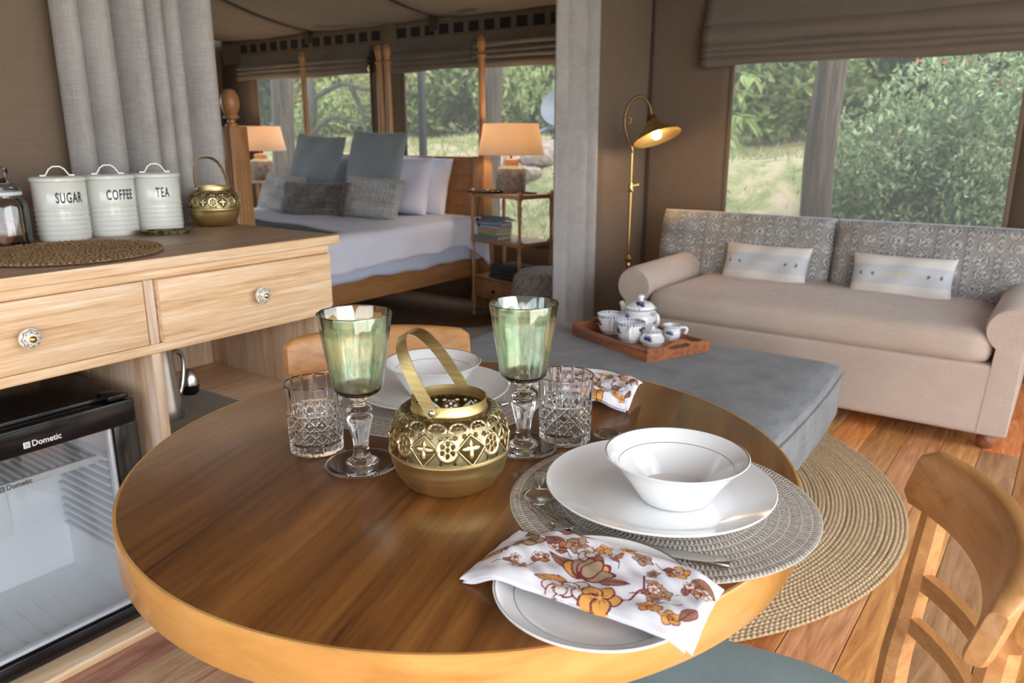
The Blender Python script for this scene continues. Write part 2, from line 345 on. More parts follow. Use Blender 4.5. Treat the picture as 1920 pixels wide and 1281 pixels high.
_n = noise(M_rock, (1, 1, 1), 0, 6, 5, .7); _r = ramp(M_rock, _n.outputs[0], [(.35, (.17, .11, .085, 1)), (.65, (.42, .32, .26, 1))]); L(M_rock, _r.outputs[0], M_rock.node_tree.nodes['Principled BSDF'].inputs['Base Color'])
M_ground = mat('dry_grass_slope', (.3, .28, .14, 1), .95)
_n = noise(M_ground, (1, 1, 1), 0, 2.6, 9, .78, .6); _r = ramp(M_ground, _n.outputs[0], [(.38, (.14, .17, .06, 1)), (.48, (.27, .25, .11, 1)), (.56, (.38, .31, .18, 1)), (.66, (.46, .33, .25, 1))]); L(M_ground, _r.outputs[0], M_ground.node_tree.nodes['Principled BSDF'].inputs['Base Color'])
M_dish = mat('grey_painted_metal', (.13, .15, .17, 1), .5)
M_darkpost = mat('dark_metal_pole', (.035, .037, .04, 1), .6)
M_greencer = mat('green_glazed_ceramic', (.025, .04, .02, 1), .25)
_n = noise(M_greencer, (1, 1, 1), 0, 60, 4, .7); _r = ramp(M_greencer, _n.outputs[0], [(.45, (.018, .035, .016, 1)), (.62, (.22, .15, .07, 1))]); L(M_greencer, _r.outputs[0], M_greencer.node_tree.nodes['Principled BSDF'].inputs['Base Color'])
M_biscuit = mat('biscuit', (.24, .085, .04, 1), .8)
M_knob = painted('painted_ceramic_knob', .2, Coat_Weight=.5)
M_sea = painted('seagrass', .9)
# ---------------------------------------------------------------- the setting
XW = 4.43                                   # wall with the windows
YP, YW, YL, YF, XB = 2.42, 2.18, 6.42, -1.85, -1.65
def sheet(name, ax, at, us, zs, holes, m, amp=.0, flip=False):
    """an upright cloth wall lying on axis ax = at, spanning us x zs, with openings cut out of it"""
    cu = sorted(set(list(np.linspace(us[0], us[1], 24)) + [h[0] for h in holes] + [h[1] for h in holes]))
    cz = sorted(set(list(np.linspace(zs[0], zs[1], 12)) + [h[2] for h in holes] + [h[3] for h in holes]))
    V = []
    for u in cu:
        for z in cz:
            d = amp * (math.sin(u * 3.1 + z * 1.3) + .7 * math.sin(u * 7.3 - z * 3.7 + 1) + .6 * math.sin(z * 5 + u * 2))
            V.append((at + d, u, z) if ax == 'x' else (u, at + d, z))
    F = []; k = len(cz)
    for i in range(len(cu) - 1):
        for j in range(k - 1):
            um, zm = (cu[i] + cu[i + 1]) / 2, (cz[j] + cz[j + 1]) / 2
            if any(h[0] < um < h[1] and h[2] < zm < h[3] for h in holes): continue
            F.append([i * k + j, (i + 1) * k + j, (i + 1) * k + j + 1, i * k + j + 1])
    o = mk(name, V, F, m); s = o.modifiers.new('thick', 'SOLIDIFY'); s.thickness = .008; s.offset = 0
    return struct(o)
LW = (.28, 1.68, .46, 1.60); BW1 = (4.53, 5.93, .46, 1.70); BW2 = (2.62, 4.19, .46, 1.66)
sheet('wall_right', 'x', XW, (YF, YL), (-.02, 2.06), [LW, BW1, BW2], M_canvas, .002)
sheet('wall_partition', 'y', YP, (XB, 1.36), (-.02, 3.1), [], M_canvas, .003)
sheet('wall_wing', 'y', YW, (3.43, XW - .01), (-.02, 2.5), [], M_canvas, .009)
sheet('wall_left', 'y', YL, (XB, XW), (-.02, 3.1), [(.4, 3.4, .5, 1.8)], M_canvas, .002)  # unseen opening added in this wall to let more daylight into the bedroom
sheet('wall_back', 'x', XB, (YF, YL), (-.02, 3.1), [(-1.4, 1.8, .5, 2.0)], M_canvas, .002)
for i, (z0, z1) in enumerate(((0, 2.5),)):   # seam tape down the corner and the seam on the cloth behind the canisters
    struct(tube('trim_1', [(4.385, 2.155, 2.3), (4.392, 2.158, 1.2), (4.385, 2.152, .3)], .006, M_canvas_dark, k=6))
    struct(tube('trim_2', [(.86, 2.406, 2.2), (.863, 2.404, 1.4), (.858, 2.406, .92)], .0016, M_canvas_dark, k=6))
def window(name, y0, y1, z0, z1, x=XW):
    w = sgroup(name, (x, 0, 0))
    box('screen', (.0015, y1 - y0, z1 - z0), (.012, (y0 + y1) / 2, (z0 + z1) / 2), M_screen, w, bev=0)
    for yy in (y0, y1): box('edge_binding', (.014, .022, z1 - z0 + .02), (-.004, yy, (z0 + z1) / 2), M_canvas, w, bev=.003)
    for zz in (z0,): box('edge_binding', (.014, y1 - y0 + .02, .022), (-.0045, (y0 + y1) / 2, zz), M_canvas, w, bev=.003)
    return w
window('window_1', *LW); window('window_2', *BW1); window('window_3', *BW2)
# floor: boards run along x
fl = sgroup('floor'); b2('subfloor', (XB, YF, -.06), (XW, YL, -.02), M_darkpost, fl, bev=0)
BWID = .129; meshes = {}
def board_mesh(lx):
    k = round(lx, 2)
    if k not in meshes:
        o = box('board', (k - .0016, BWID - .0016, .02), (0, 0, 0), M_floor, None, bev=.002, seg=1); meshes[k] = o.data; bpy.data.objects.remove(o)
    return meshes[k]
row = 0; y = 1.588 + BWID * 37; boards = 0; rest_bm = []
while y > YF + .1:
    x = XB; first = True; y0 = y - BWID / 2
    nr = random.Random(row * 13 + 5)
    while x < XW - .02:
        lx = min(nr.choice((1.4, 1.7, 2.0, 2.3)) if not first else nr.choice((.7, 1.1, 1.5, 1.9)), XW - x)
        if XW - (x + lx) < .4: lx = XW - x
        first = False
        o = bpy.data.objects.new('plank', board_mesh(lx)); C.objects.link(o)
        o.parent = fl; o.location = (x + round(lx, 2) / 2, y0, -.0095); boards += 1
        x += round(lx, 2)
    row += 1; y -= BWID
# ceiling: stretched cloth panels between dark straps
STR = [6.40, 5.203, 3.874, 2.545, 1.216, -.113, -1.44, -1.85]
def zc(d): return 1.99 + .06 * d + .15 * d * d if d < 1.2 else (2.278 + .34 * (d - 1.2) if d < 3.3 else 2.992 - .30 * (d - 3.3))
ceil = sgroup('ceiling')
for a, b in zip(STR[:-1], STR[1:]):
    dd = np.linspace(0, 6.08, 44); tt = np.linspace(0, 1, 15); P = np.zeros((44 + 2, 15, 3))
    for i, d in enumerate(dd):
        for j, t in enumerate(tt):
            sag = .045 * math.sin(PI * t) * min(1, .35 + d)
            P[i + 2, j] = (4.44 - d, a + (b - a) * (.018 + .964 * t), zc(d) - sag + .003 * math.sin(t * 21 + d * 4))
    for j, t in enumerate(tt):        # hem turned down at the wall
        wv = .006 * math.sin(t * 19 + a) * (1.6 - t)
        P[1, j] = P[2, j] + (-.006 + wv, 0, -.016 + wv); P[0, j] = P[2, j] + (.002 + wv, 0, -.042 + wv)
    o = grid('ceiling_panel', P, M_ceil, ceil); s = o.modifiers.new('t', 'SOLIDIFY'); s.thickness = .004
for yy in STR[1:-1]:
    P = np.array([[(4.435 - d, yy + s * .048, zc(d) - .002 + .012 * (1 - abs(s))) for s in (-1, -.3, .3, 1)] for d in np.linspace(0, 6.08, 44)])
    o = grid('ceiling_strap', P, M_canvas_dark, ceil); s = o.modifiers.new('t', 'SOLIDIFY'); s.thickness = .004
    box('strap_end', (.02, .06, .09), (4.405, yy, 1.94), M_canvas_dark, ceil, bev=.004)
# chequered valance along the bedroom wall head
va = thing('chequered_valance', 'pale canvas strip with a row of black squares under the bedroom ceiling', 'valance', (XW - .012, 0, 0))
b2('band', (-.004, 2.30, 1.79), (.002, 6.36, 1.96), M_canvas, va, bev=.001)
yy = 6.05; k = 0
while yy > 2.7:
    if abs(yy - 4.30) > .11: box('black_square', (.003, .086, .066), (-.0058, yy, 1.903), M_black, va, bev=.001, seg=1)
    yy -= .1335
box('corner_tie', (.015, .12, .15), (-.012, 4.30, 1.905), M_canvas, va, bev=.004)
# roman blinds
def blind(label, y0, y1, spec, seed, xo=0, group=None):
    """spec: (top z, bottom z, bulge) of every fold, each its own cloth part"""
    b = thing('roman_blind', label, 'blind', (XW - .02 - xo, 0, 0), 0, group)
    r = np.random.default_rng(seed)
    for q, (zt, zb, bu) in enumerate(spec):
        n, k = 40, 12; P = np.zeros((n, k, 3)); ph = r.uniform(0, 6, 3)
        for i in range(n):
            y = y0 + (y1 - y0) * i / (n - 1)
            w = .006 * math.sin(y * 4 + ph[0]) + .003 * math.sin(y * 11 + ph[1])
            ends = .012 * q * (1 if q < 5 else 0)
            ys = y0 + (y1 - y0 - 2 * 0) * i / (n - 1)
            for j in range(k):
                t = j / (k - 1); z = zt + (zb - zt) * t
                x = -bu * (math.sin(PI * min(1, .15 + t * .72)) if q else t ** 1.5) - .006 * q - .001
                if t > .93: x += bu * .5; z += .004
                P[i, j] = (x, ys, z + w * t)
        o = grid('fold', P, M_blind, b); s = o.modifiers.new('t', 'SOLIDIFY'); s.thickness = .004
    return b
blind('wide taupe roman blind pulled up above the sofa window', .17, 1.84, [(2.02, 1.745, .055), (1.77, 1.655, .06), (1.675, 1.618, .055), (1.64, 1.585, .05), (1.605, 1.55, .045)], 3)
blind('taupe roman blind pulled up behind the far bedside lamp', 4.50, 6.12, [(1.85, 1.755, .035), (1.765, 1.715, .045), (1.73, 1.68, .04), (1.70, 1.635, .035)], 4)
blind('taupe roman blind between the paired bed posts and the lamp-side post', 3.44, 4.36, [(1.86, 1.755, .035), (1.765, 1.70, .045), (1.715, 1.665, .04), (1.68, 1.625, .035)], 5)
blind('taupe roman blind in the bedroom beside the grey curtain', 2.30, 3.46, [(1.86, 1.79, .03), (1.80, 1.74, .045), (1.75, 1.70, .04), (1.715, 1.665, .04), (1.68, 1.615, .035)], 6, .03)
# curtains
def curtain(label, p0, p1, z0, z1, folds, amp, seed, spread=0.):
    c = thing('curtain', label, 'curtain', (p0[0], p0[1], 0))
    r = np.random.default_rng(seed); n, k = folds * 14, 22; d = np.array(p1, float) - np.array(p0, float); ln = np.linalg.norm(d); d /= ln; nv = np.array((-d[1], d[0]))
    wk = np.cumsum(np.r_[0, r.uniform(.6, 1.5, folds)]); wk /= wk[-1]
    P = np.zeros((n, k, 3)); a2 = r.uniform(.6, 1.2, folds)
    for i in range(n):
        s = i / (n - 1); ph = np.interp(s, wk, np.arange(folds + 1)); q = min(int(ph), folds - 1)
        for j in range(k):
            t = j / (k - 1); g = ph * 2 * PI + .25 * math.sin(3 * t + ph)
            off = amp * a2[q] * (.75 + .35 * t) * (math.sin(g) + .25 * math.sin(2 * g + 1 + t))
            lat = s * ln * (1 + spread * t) + .35 * amp * math.cos(g)
            P[i, j] = (d[0] * lat + nv[0] * off, d[1] * lat + nv[1] * off, z1 + (z0 - z1) * t)
    o = grid('curtain_cloth', P, M_curtain, c, angle=3); s = o.modifiers.new('t', 'SOLIDIFY'); s.thickness = .003
    # turned side hem
    e = P[0]; h = np.stack([e + np.array([*(d * x), 0]) + np.array([*(nv * -.006), 0]) for x in (-.002, .012, .03)], 0); grid('side_hem', h, M_curtain, c, angle=3)
    return c
curtain('grey linen curtain hanging in folds behind the tea and coffee canisters', (1.10, 2.345), (1.575, 2.33), .02, 2.75, 6, .046, 11)
curtain('narrow grey linen curtain beside the brass floor lamp', (3.30, 2.13), (3.70, 2.135), .02, 2.35, 3, .030, 12)

# ---------------------------------------------------------------- outdoors
def hgt(x, y):
    t = np.maximum(0, x - 4.75)
    return -.30 + .60 * np.minimum(t, 2.1) + .045 * np.maximum(0, t - 2.1) + .20 * np.maximum(0, t - 10) + .05 * np.sin(x * 1.7 + y * 1.1) * np.minimum(1, t) + .04 * np.sin(y * 2.3 - x) * np.minimum(1, t)
gx = np.concatenate([np.linspace(-45, 4.7, 16), np.linspace(4.9, 12, 40), np.linspace(12.5, 60, 30)]); gy = np.concatenate([np.linspace(-45, -2, 18), np.linspace(-1.5, 14, 60), np.linspace(15, 60, 24)])
X, Y = np.meshgrid(gx, gy, indexing='ij')
struct(grid('ground', np.stack([X, Y, hgt(X, Y)], -1), M_ground, angle=3))
def leaves(name, n, rad, size, cols, seed, shell=.45, blobs=9, asp=.45):
    """a crown as a cloud of small bent leaves gathered in clumps"""
    r = np.random.default_rng(seed)
    cen = r.normal(0, 1, (blobs, 3)); cen /= np.linalg.norm(cen, axis=1)[:, None]; cen *= r.uniform(.25, .75, (blobs, 1)); cr = r.uniform(.28, .5, blobs)
    b = r.integers(0, blobs, n); d = r.normal(0, 1, (n, 3)); d /= np.linalg.norm(d, axis=1)[:, None]
    p = (cen[b] + d * cr[b][:, None] * (1 - shell * r.random((n, 1)) ** 1.5)) * np.array(rad)
    a = r.normal(0, 1, (n, 3)); a[:, 2] -= .5; a /= np.linalg.norm(a, axis=1)[:, None]; s = np.cross(a, r.normal(0, 1, (n, 3))); s /= np.linalg.norm(s, axis=1)[:, None]
    sz = size * r.uniform(.6, 1.3, (n, 1)); up = np.cross(a, s) * sz * .18
    V = np.stack([p - a * sz * .5, p + s * sz * asp * .5 + up, p + a * sz * .5, p - s * sz * asp * .5 + up], 1).reshape(-1, 3)
    i = np.arange(n) * 4; F = np.concatenate([np.c_[i, i + 1, i + 2], np.c_[i, i + 2, i + 3]])
    ci = r.choice(len(cols), n, p=[w for _, w in cols]); c = np.array([q[:3] for q, _ in cols])[ci] * r.uniform(.75, 1.25, (n, 1)) * r.uniform(.55, 1.4, blobs)[b][:, None]
    me = bpy.data.meshes.new(name); me.from_pydata(V.tolist(), [], F.tolist()); me.materials.append(M_leaf)
    at = me.color_attributes.new('Col', 'FLOAT_COLOR', 'POINT'); at.data.foreach_set('color', np.c_[np.repeat(c, 4, 0), np.ones(4 * n)].ravel())
    return me
G_mid = [((.24, .31, .10), .5), ((.34, .40, .15), .35), ((.42, .41, .19), .15)]
G_dark = [((.10, .16, .06), .55), ((.15, .22, .08), .35), ((.24, .30, .12), .10)]
G_pale = [((.26, .33, .16), .5), ((.42, .48, .26), .30), ((.13, .19, .08), .193), ((.60, .18, .06), .007)]
G_yel = [((.40, .43, .15), .5), ((.50, .47, .21), .35), ((.28, .34, .12), .15)]
ME = [leaves('foliage', 8500, (1, 1, 1), .095, G_mid, 1, .6, 14), leaves('foliage', 8500, (1, 1, 1), .095, G_dark, 2, .6, 14), leaves('foliage', 8500, (1, 1, 1), .09, G_yel, 3, .6, 14)]
ME_near = leaves('foliage', 20000, (1, 1, 1), .062, G_pale, 5, .5, 26)
def bush(name, label, cat, x, y, rad, h, me, rz=0, lift=.0, group=None, trunk=.05, nbr=3, bark=M_bark):
    z0 = float(hgt(np.array(x), np.array(y))) - .05
    t = thing(name, label, cat, (x, y, z0), rz, group)
    o = link('foliage', me, None, t, (0, 0, lift + h * .42)); o.scale = (rad, rad, h * .60); o['kind'] = 'stuff'
    rr = random.Random(int(x * 100 + y * 10))
    for q in range(nbr):
        a = q * 2.1 + rr.random(); l = rad * rr.uniform(.25, .5)
        tube('stem', [(0, 0, -.05), (l * .3 * math.cos(a), l * .3 * math.sin(a), lift * .6 + h * .15), (l * math.cos(a), l * math.sin(a), lift + h * .6)], [trunk, trunk * .75, trunk * .35], M_bark, t, k=7, smoothpts=3)
    return t
GB = 'bushes on the slope beyond the tent'
for i, (x, y, r, h, k, lb) in enumerate([
        (10.2, 3.35, 1.0, 2.0, 0, 'mid green bush across the path outside the sofa window, left of the timber post'),
        (14.2, 4.7, 1.7, 3.3, 2, 'yellowish bush beyond the path outside the sofa window, by its edge nearest the floor lamp'),
        (14.0, 1.7, 1.6, 3.2, 1, 'dark green bush far up the slope, low behind the timber post of the sofa window'),
        (13.2, -.6, 1.7, 4.0, 1, 'tall dark bush outside the sofa window at the end away from the floor lamp'),
        (10.3, -.9, 1.2, 3.2, 1, 'dark bush close behind the large flowering shrub, above the sofa end by the dining chair'),
        (11.0, 15.6, 1.5, 2.8, 1, 'dark green bush outside the bedroom window behind the far lamp'),
        (12.6, 14.1, 1.4, 3.0, 0, 'mid green bush behind the bare branched tree outside the bedroom window'),
        (12.0, 12.5, 1.3, 2.8, 2, 'yellowish bush between the bare branched tree and the paired bed posts'),
        (17.5, 19.2, 2.2, 4.8, 1, 'tall dark bush far behind the far lamp, topping the thicket'),
        (17.5, 16.2, 2.0, 4.8, 0, 'tall mid green bush far beyond the bare branched tree'),
        (12.2, 10.9, 1.1, 2.6, 0, 'mid green bush just beside the dark metal pole outside the bedroom window'),
        (12.8, 9.6, 1.1, 3.0, 2, 'yellowish bush in the middle of the bedroom window with the metal pole'),
        (17.0, 13.4, 1.9, 4.8, 1, 'tall dark bush far beyond the metal pole'),
        (12.4, 8.2, 1.1, 2.8, 0, 'mid green bush above the near bedside lamp, outside the bedroom window'),
        (13.4, 6.9, 1.2, 3.0, 2, 'yellowish bush behind the satellite dish'),
        (17.0, 10.6, 1.8, 5.0, 2, 'tall yellowish bush far behind the headboard post beside the near lamp'),
        (17.5, 7.9, 1.8, 5.0, 0, 'tall mid green bush far behind the near bedside lamp'),
        (9.7, 10.9, .7, 1.1, 0, 'low green bush on the grass above the large blue-grey cushions')]):
    bush('bush', lb, 'bush', x, y, r * 1.5, h * 1.15, ME[k], i * 1.3, -.1, GB)
bush('flowering_shrub', 'large pale green shrub with scattered orange leaves just outside the sofa window', 'shrub', 6.55, .95, .95, 1.75, ME_near, .4, -.72, None, .03, 6)
bush('flowering_shrub', 'pale green shrub low against the sofa window beside the larger one', 'shrub', 6.0, .45, .62, 1.3, ME_near, 2.4, -.60, None, .025, 5)
bush('flowering_shrub', 'feathery green shrub behind the timber post outside the sofa window', 'shrub', 6.1, 1.28, .42, 1.2, ME_near, 3.9, -.55, None, .025, 5)
bush('dark_tree', 'tall dark green tree rising over the shrubs outside the sofa window', 'tree', 9.6, 1.05, 1.2, 2.6, ME[1], .9, 1.3, None, .12, 4)
def timber(name, label, pts, r):
    return tag(tube(name, pts, r, M_post, k=16, smoothpts=5), label, 'post')
timber('timber_post', 'thick crooked weathered timber post outside the sofa window', [(5.2, 1.350, -.35), (5.2, 1.362, .3), (5.2, 1.366, .70), (5.2, 1.374, 1.05), (5.2, 1.366, 1.3), (5.2, 1.352, 1.6), (5.2, 1.345, 2.0)], [.105, .10, .095, .094, .092, .09, .09])
timber('timber_post', 'round grey timber post outside the bedroom window by the far lamp', [(5.2, 6.67, -.35), (5.2, 6.66, .5), (5.2, 6.60, 1.2), (5.2, 6.55, 1.9)], [.125, .12, .11, .105])
timber('timber_post', 'round grey timber post outside the bedroom window behind the headboard post', [(5.2, 4.02, -.35), (5.2, 3.99, .5), (5.2, 3.97, 1.2), (5.2, 3.94, 1.9)], [.09, .086, .08, .078])
tag(b2('metal_pole', (4.68, 4.24, -.3), (4.72, 4.292, 2.0), M_darkpost, bev=.004), 'straight dark metal pole just outside the bedroom window', 'pole')
# leafless tree behind the cushions
bt = thing('bare_branched_tree', 'grey tree with twisting bare branches outside the bedroom window', 'tree', (8.0, 9.5, .9))
tube('trunk', [(0, 0, -.3), (.02, .06, .35), (0, -.06, .8), (.05, .1, 1.25), (0, .2, 1.8)], [.13, .10, .08, .06, .03], M_bark, bt, smoothpts=4)
for pts in ([(0, 0, .3), (0, -.5, .55), (.1, -1.0, .45), (0, -1.5, .7)], [(0, -.06, .8), (.1, -.6, 1.0), (0, -1.3, .9), (.1, -1.9, 1.15)], [(.05, .1, 1.2), (0, -.5, 1.4), (.1, -1.1, 1.3), (0, -1.8, 1.5), (0, -2.4, 1.4)], [(.05, .0, 1.0), (.1, .5, 1.25), (0, 1.0, 1.3)], [(0, -.9, .95), (.1, -1.0, .6), (0, -1.15, .3)]):
    tube('branch', pts, np.linspace(.045, .012, len(pts)), M_bark, bt, k=7, smoothpts=4)
_sp = leaves('foliage', 1500, (1, 1, 1), .10, G_yel, 8, .7, 8); o = link('foliage', _sp, None, bt, (.2, -1.2, 1.2)); o.scale = (1, 1.6, .8); o['kind'] = 'stuff'
# young tree with long leaves by the sofa window
def long_leaf(seed, ln=.15):
    n = 6; P = np.zeros((n, 3, 3))
    for i in range(n):
        t = i / (n - 1); w = .020 * math.sin(PI * (.06 + .9 * t)) ** .8
        for j, s in enumerate((-1, 0, 1)): P[i, j] = (ln * t, s * w, -.06 * t * t + .006 * abs(s))
    c = [(.36, .46, .14), (.27, .38, .10), (.46, .50, .20), (.50, .36, .08)][seed]
    o = grid('leaf', P, M_leaf, None, cols=np.tile(c, (n * 3, 1)), angle=3); me = o.data; bpy.data.objects.remove(o); return me
LM = [long_leaf(i) for i in range(4)]
yt = thing('young_tree', 'young tree with long light green leaves at the edge of the sofa window', 'tree', (5.6, 2.20, .2))
tube('stem', [(0, .1, -.2), (0, .06, .5), (.02, .0, 1.0), (0, -.06, 1.5)], [.018, .014, .010, .005], M_bark, yt, k=7, smoothpts=3)
tw = [((.0, -.02, 1.30), (0, -.14, 1.27)), ((0, -.02, 1.15), (-.03, -.20, 1.10)), ((0, -.04, 1.42), (0, -.24, 1.38)), ((0, .02, 1.0), (-.05, -.1, .95)), ((0, .04, .62), (-.03, -.02, .60)), ((0, .04, .40), (0, -.06, .36))]
for a, b in tw:
    tube('twig', [a, tuple((np.array(a) + np.array(b)) / 2 + (0, 0, .01)), b], [.005, .004, .003], M_bark, yt, k=6)
    for q in range(9):
        o = bpy.data.objects.new('leaf', LM[random.choice((0, 0, 1, 1, 2, 2, 3) if q == 0 else (0, 1, 2))]); C.objects.link(o); o.parent = yt
        o.location = np.array(a) + (np.array(b) - np.array(a)) * (.45 + .55 * random.random()); o.rotation_euler = (random.uniform(-.6, .6), random.uniform(-.3, 1.0), -PI / 2 + random.uniform(-1.7, 1.7)); s = random.uniform(.75, 1.25); o.scale = (s, s, s)
_n = 26000; _r = np.random.default_rng(77); _x = 5.3 + 9 * _r.random(_n) ** 1.3; _y = -1 + _r.random(_n) * (_x * 1.6); _k = (_r.random(_n) > .9) | (_y / _x > .42) | (_x > 8.5); _x, _y = _x[_k], _y[_k]; _n = len(_x); _z = hgt(_x, _y)
_a = _r.uniform(0, 6.28, _n); _h = _r.uniform(.02, .075, _n) * (_r.random(_n) < .93) + .02; _w = .008 + .004 * _r.random(_n); _d = np.c_[np.cos(_a), np.sin(_a)]; _l = _r.normal(0, .035, (_n, 2))
_V = np.stack([np.c_[_x - _d[:, 0] * _w, _y - _d[:, 1] * _w, _z - .01], np.c_[_x + _d[:, 0] * _w, _y + _d[:, 1] * _w, _z - .01], np.c_[_x + _l[:, 0], _y + _l[:, 1], _z + _h]], 1).reshape(-1, 3)
_c = np.array([(.36, .36, .14), (.26, .31, .10), (.50, .43, .24)])[_r.integers(0, 3, _n)] * _r.uniform(.7, 1.2, (_n, 1))
tag(mk('grass', _V, np.arange(_n * 3).reshape(-1, 3), M_leaf, cols=np.repeat(_c, 3, 0), smooth=False), 'short dry grass covering the slope outside the tent windows', 'grass', None, 'stuff')
# rocks on the slope behind the lamp
rock_specs = [(6.9, 4.62, .17), (7.0, 4.95, .15), (7.2, 4.75, .19), (6.7, 4.86, .13), (6.9, 5.12, .12), (7.4, 5.15, .16), (6.6, 4.55, .12), (7.5, 4.5, .15)]
rw = ['largest reddish rock of the heap behind the near bedside lamp', 'reddish rock in the heap beside the largest one, behind the near bedside lamp']
for i, (x, y, s) in enumerate(rock_specs):
    bm = bmesh.new(); bmesh.ops.create_icosphere(bm, subdivisions=2, radius=1); r = np.random.default_rng(i + 50); ph = r.uniform(0, 6, 6)
    for v in bm.verts:
        c = v.co; f = 1 + .18 * math.sin(3 * c.x + ph[0]) + .15 * math.sin(4 * c.y + ph[1]) + .12 * math.sin(5 * c.z + ph[2]); v.co = Vector((c.x * f * s, c.y * f * s * 1.2, c.z * f * s * .75))
    me = bpy.data.meshes.new('rock'); bm.to_mesh(me); bm.free(); finish(me, True, .5)
    o = link('rock', me, M_rock, None, (x, y, float(hgt(np.array(x), np.array(y))) + s * .45), (0, 0, i))
    tag(o, 'reddish rock in the heap on the slope behind the near bedside lamp', 'rock', 'rocks heaped on the slope')
sd = thing('satellite_dish', 'grey satellite dish on thin struts outside the bedroom window', 'satellite dish', (7.6, 4.80, 1.0))
lathe('dish', [(0, .0), (.12, .024), (.22, .08), (.235, .092), (.23, .096), (.12, .036), (0, .010)], M_dish, sd, 32, (0, 0, .45), (0, -1.1, .3))
for p, q in (((.05, 0, .42), (.1, .35, -.1)), ((.05, 0, .42), (.1, -.35, -.1)), ((-.02, 0, .35), (-.45, .3, .1)), ((.05, .02, .3), (.0, .75, .12))):
    tube('strut', [p, q], .016, M_dish, sd, k=8)
# ---------------------------------------------------------------- limed drawer cabinet with the fridge bay
YC, YB = 1.683, 2.28
cab = thing('drawer_cabinet', 'limed wood drawer cabinet with floral knobs and an open fridge bay', 'cabinet', (.92, YC, 0))
def cb(name, lo, hi, m=M_lime, **kw):
    return b2(name, np.array(lo) - (.92, YC, 0), np.array(hi) - (.92, YC, 0), m, cab, **kw)
o = cb('worktop', (.30, YC - .02, .889), (1.476, YB, .914), M_lime, bev=.003); o.data.materials.append(M_lime_top)
for p in o.data.polygons:
    if p.normal.z > .9 and p.area > .05: p.material_index = 1
cb('top_rail', (.345, YC, .865), (1.452, YC + .022, .889))
cb('lower_rail', (.345, YC, .692), (1.452, YC + .022, .7145))
cb('drawer_divider', (.9095, YC, .7145), (.9325, YC + .03, .865), M_lime_v)
cb('end_stile', (1.447, YC + .001, .692), (1.452, YC + .02, .889), M_lime_v, bev=.001)
cb('side_panel', (1.430, YC + .022, .02), (1.452, YB, .889), M_lime_v)
cb('side_panel', (.345, YC, .02), (.365, YB, .889), M_lime_v)
cb('partition_panel', (.909, YC, .02), (.933, YB - .02, .692), M_lime_v)
cb('back_panel', (.365, YB - .018, .02), (1.430, YB, .889), M_lime_v)
cb('cubby_shelf', (.933, YC + .01, .43), (1.430, YB - .018, .452), M_lime)
cb('drawer_floor', (.365, YC + .022, .700), (1.430, YB - .018, .7145), M_lime)
cb('bottom_board', (.345, YC, 0), (1.452, YB, .021), M_lime)
def knob_col(R, T, Z):
    f = np.hypot(0, R) / .021; c = np.ones(R.shape + (3,)) * (.80, .77, .69)
    star = .50 + .22 * np.abs(((T * 8 / (2 * PI)) % 1) - .5) * 2
    ink = (np.abs(f - star) < .045) | ((np.abs(np.sin(4 * T)) < .055) & (f > .5) & (f < .8)) | ((np.abs(f - (.84 + .05 * np.cos(8 * T))) < .032))
    c[ink] = (.03, .035, .035); return c
def drawer(x0, x1, out, kx):
    d = cb('drawer', (x0, YC - out, .716), (x1, YC + .35, .8635), M_lime, bev=.002)
    loc = d.location
    k = lathe('knob', [(.0, .0), (.009, .0), (.008, .008), (.012, .011), (.019, .014), (.0215, .019), (.021, .024), (.016, .030), (.0085, .033), (0, .033)], M_knob, d, 96, (kx - .92 - loc.x, -out - loc.y, .788 - loc.z), (PI / 2, 0, 0), colfn=knob_col, sub=5)
    lathe('knob_screw', [(0, .0), (.0075, 0), (.0068, .003), (.0035, .0055), (0, .0065)], M_gold, d, 20, (kx - .92 - loc.x, -out - .033 - loc.y, .788 - loc.z), (PI / 2, 0, 0))
drawer(.369, .9065, .001, .652); drawer(.936, 1.4445, .013, 1.200)

# ---------------------------------------------------------------- fridge in the bay
FX0, FX1, FZ0, FZ1, FY = .385, .872, .024, .600, 1.715
fr = thing('mini_fridge', 'black mini fridge with a glass door under the limed cabinet', 'fridge', ((FX0 + FX1) / 2, FY, FZ0))
fc = np.array(((FX0 + FX1) / 2, FY, FZ0))
def fb(name, lo, hi, m, **kw): return b2(name, np.array(lo) - fc, np.array(hi) - fc, m, fr, **kw)
GX0, GX1, GZ0, GZ1 = .425, .816, .078, .532
fb('door_header', (FX0, FY, GZ1), (FX1, FY + .035, FZ1 - .008), M_blackpl, bev=.006)
fb('door_footer', (FX0, FY, FZ0 + .014), (FX1, FY + .035, GZ0), M_blackpl, bev=.006)
fb('door_stile', (FX0, FY + .001, GZ0 - .004), (GX0, FY + .035, GZ1 + .004), M_blackpl, bev=.003)
fb('door_stile', (GX1, FY + .001, GZ0 - .004), (FX1, FY + .035, GZ1 + .004), M_blackpl, bev=.003)
fb('glass_pane', (GX0 - .002, FY + .010, GZ0 - .002), (GX1 + .002, FY + .013, GZ1 + .002), M_pane, bev=0)
fb('door_seal', (GX1 - .008, FY + .016, GZ0), (GX1 + .004, FY + .034, GZ1), M_liner, bev=.003)
fb('door_seal', (GX0, FY + .016, GZ0 - .004), (GX1, FY + .034, GZ0 + .008), M_liner, bev=.003)
fb('cabinet_top', (FX0, FY + .04, FZ1 - .022), (FX1 - .004, 2.20, FZ1), M_blackpl, bev=.005)
fb('cabinet_side', (FX0, FY + .04, FZ0 + .02), (FX0 + .018, 2.20, FZ1 - .022), M_blackpl, bev=.003)
fb('cabinet_side', (FX1 - .022, FY + .04, FZ0 + .02), (FX1 - .004, 2.20, FZ1 - .022), M_blackpl, bev=.003)
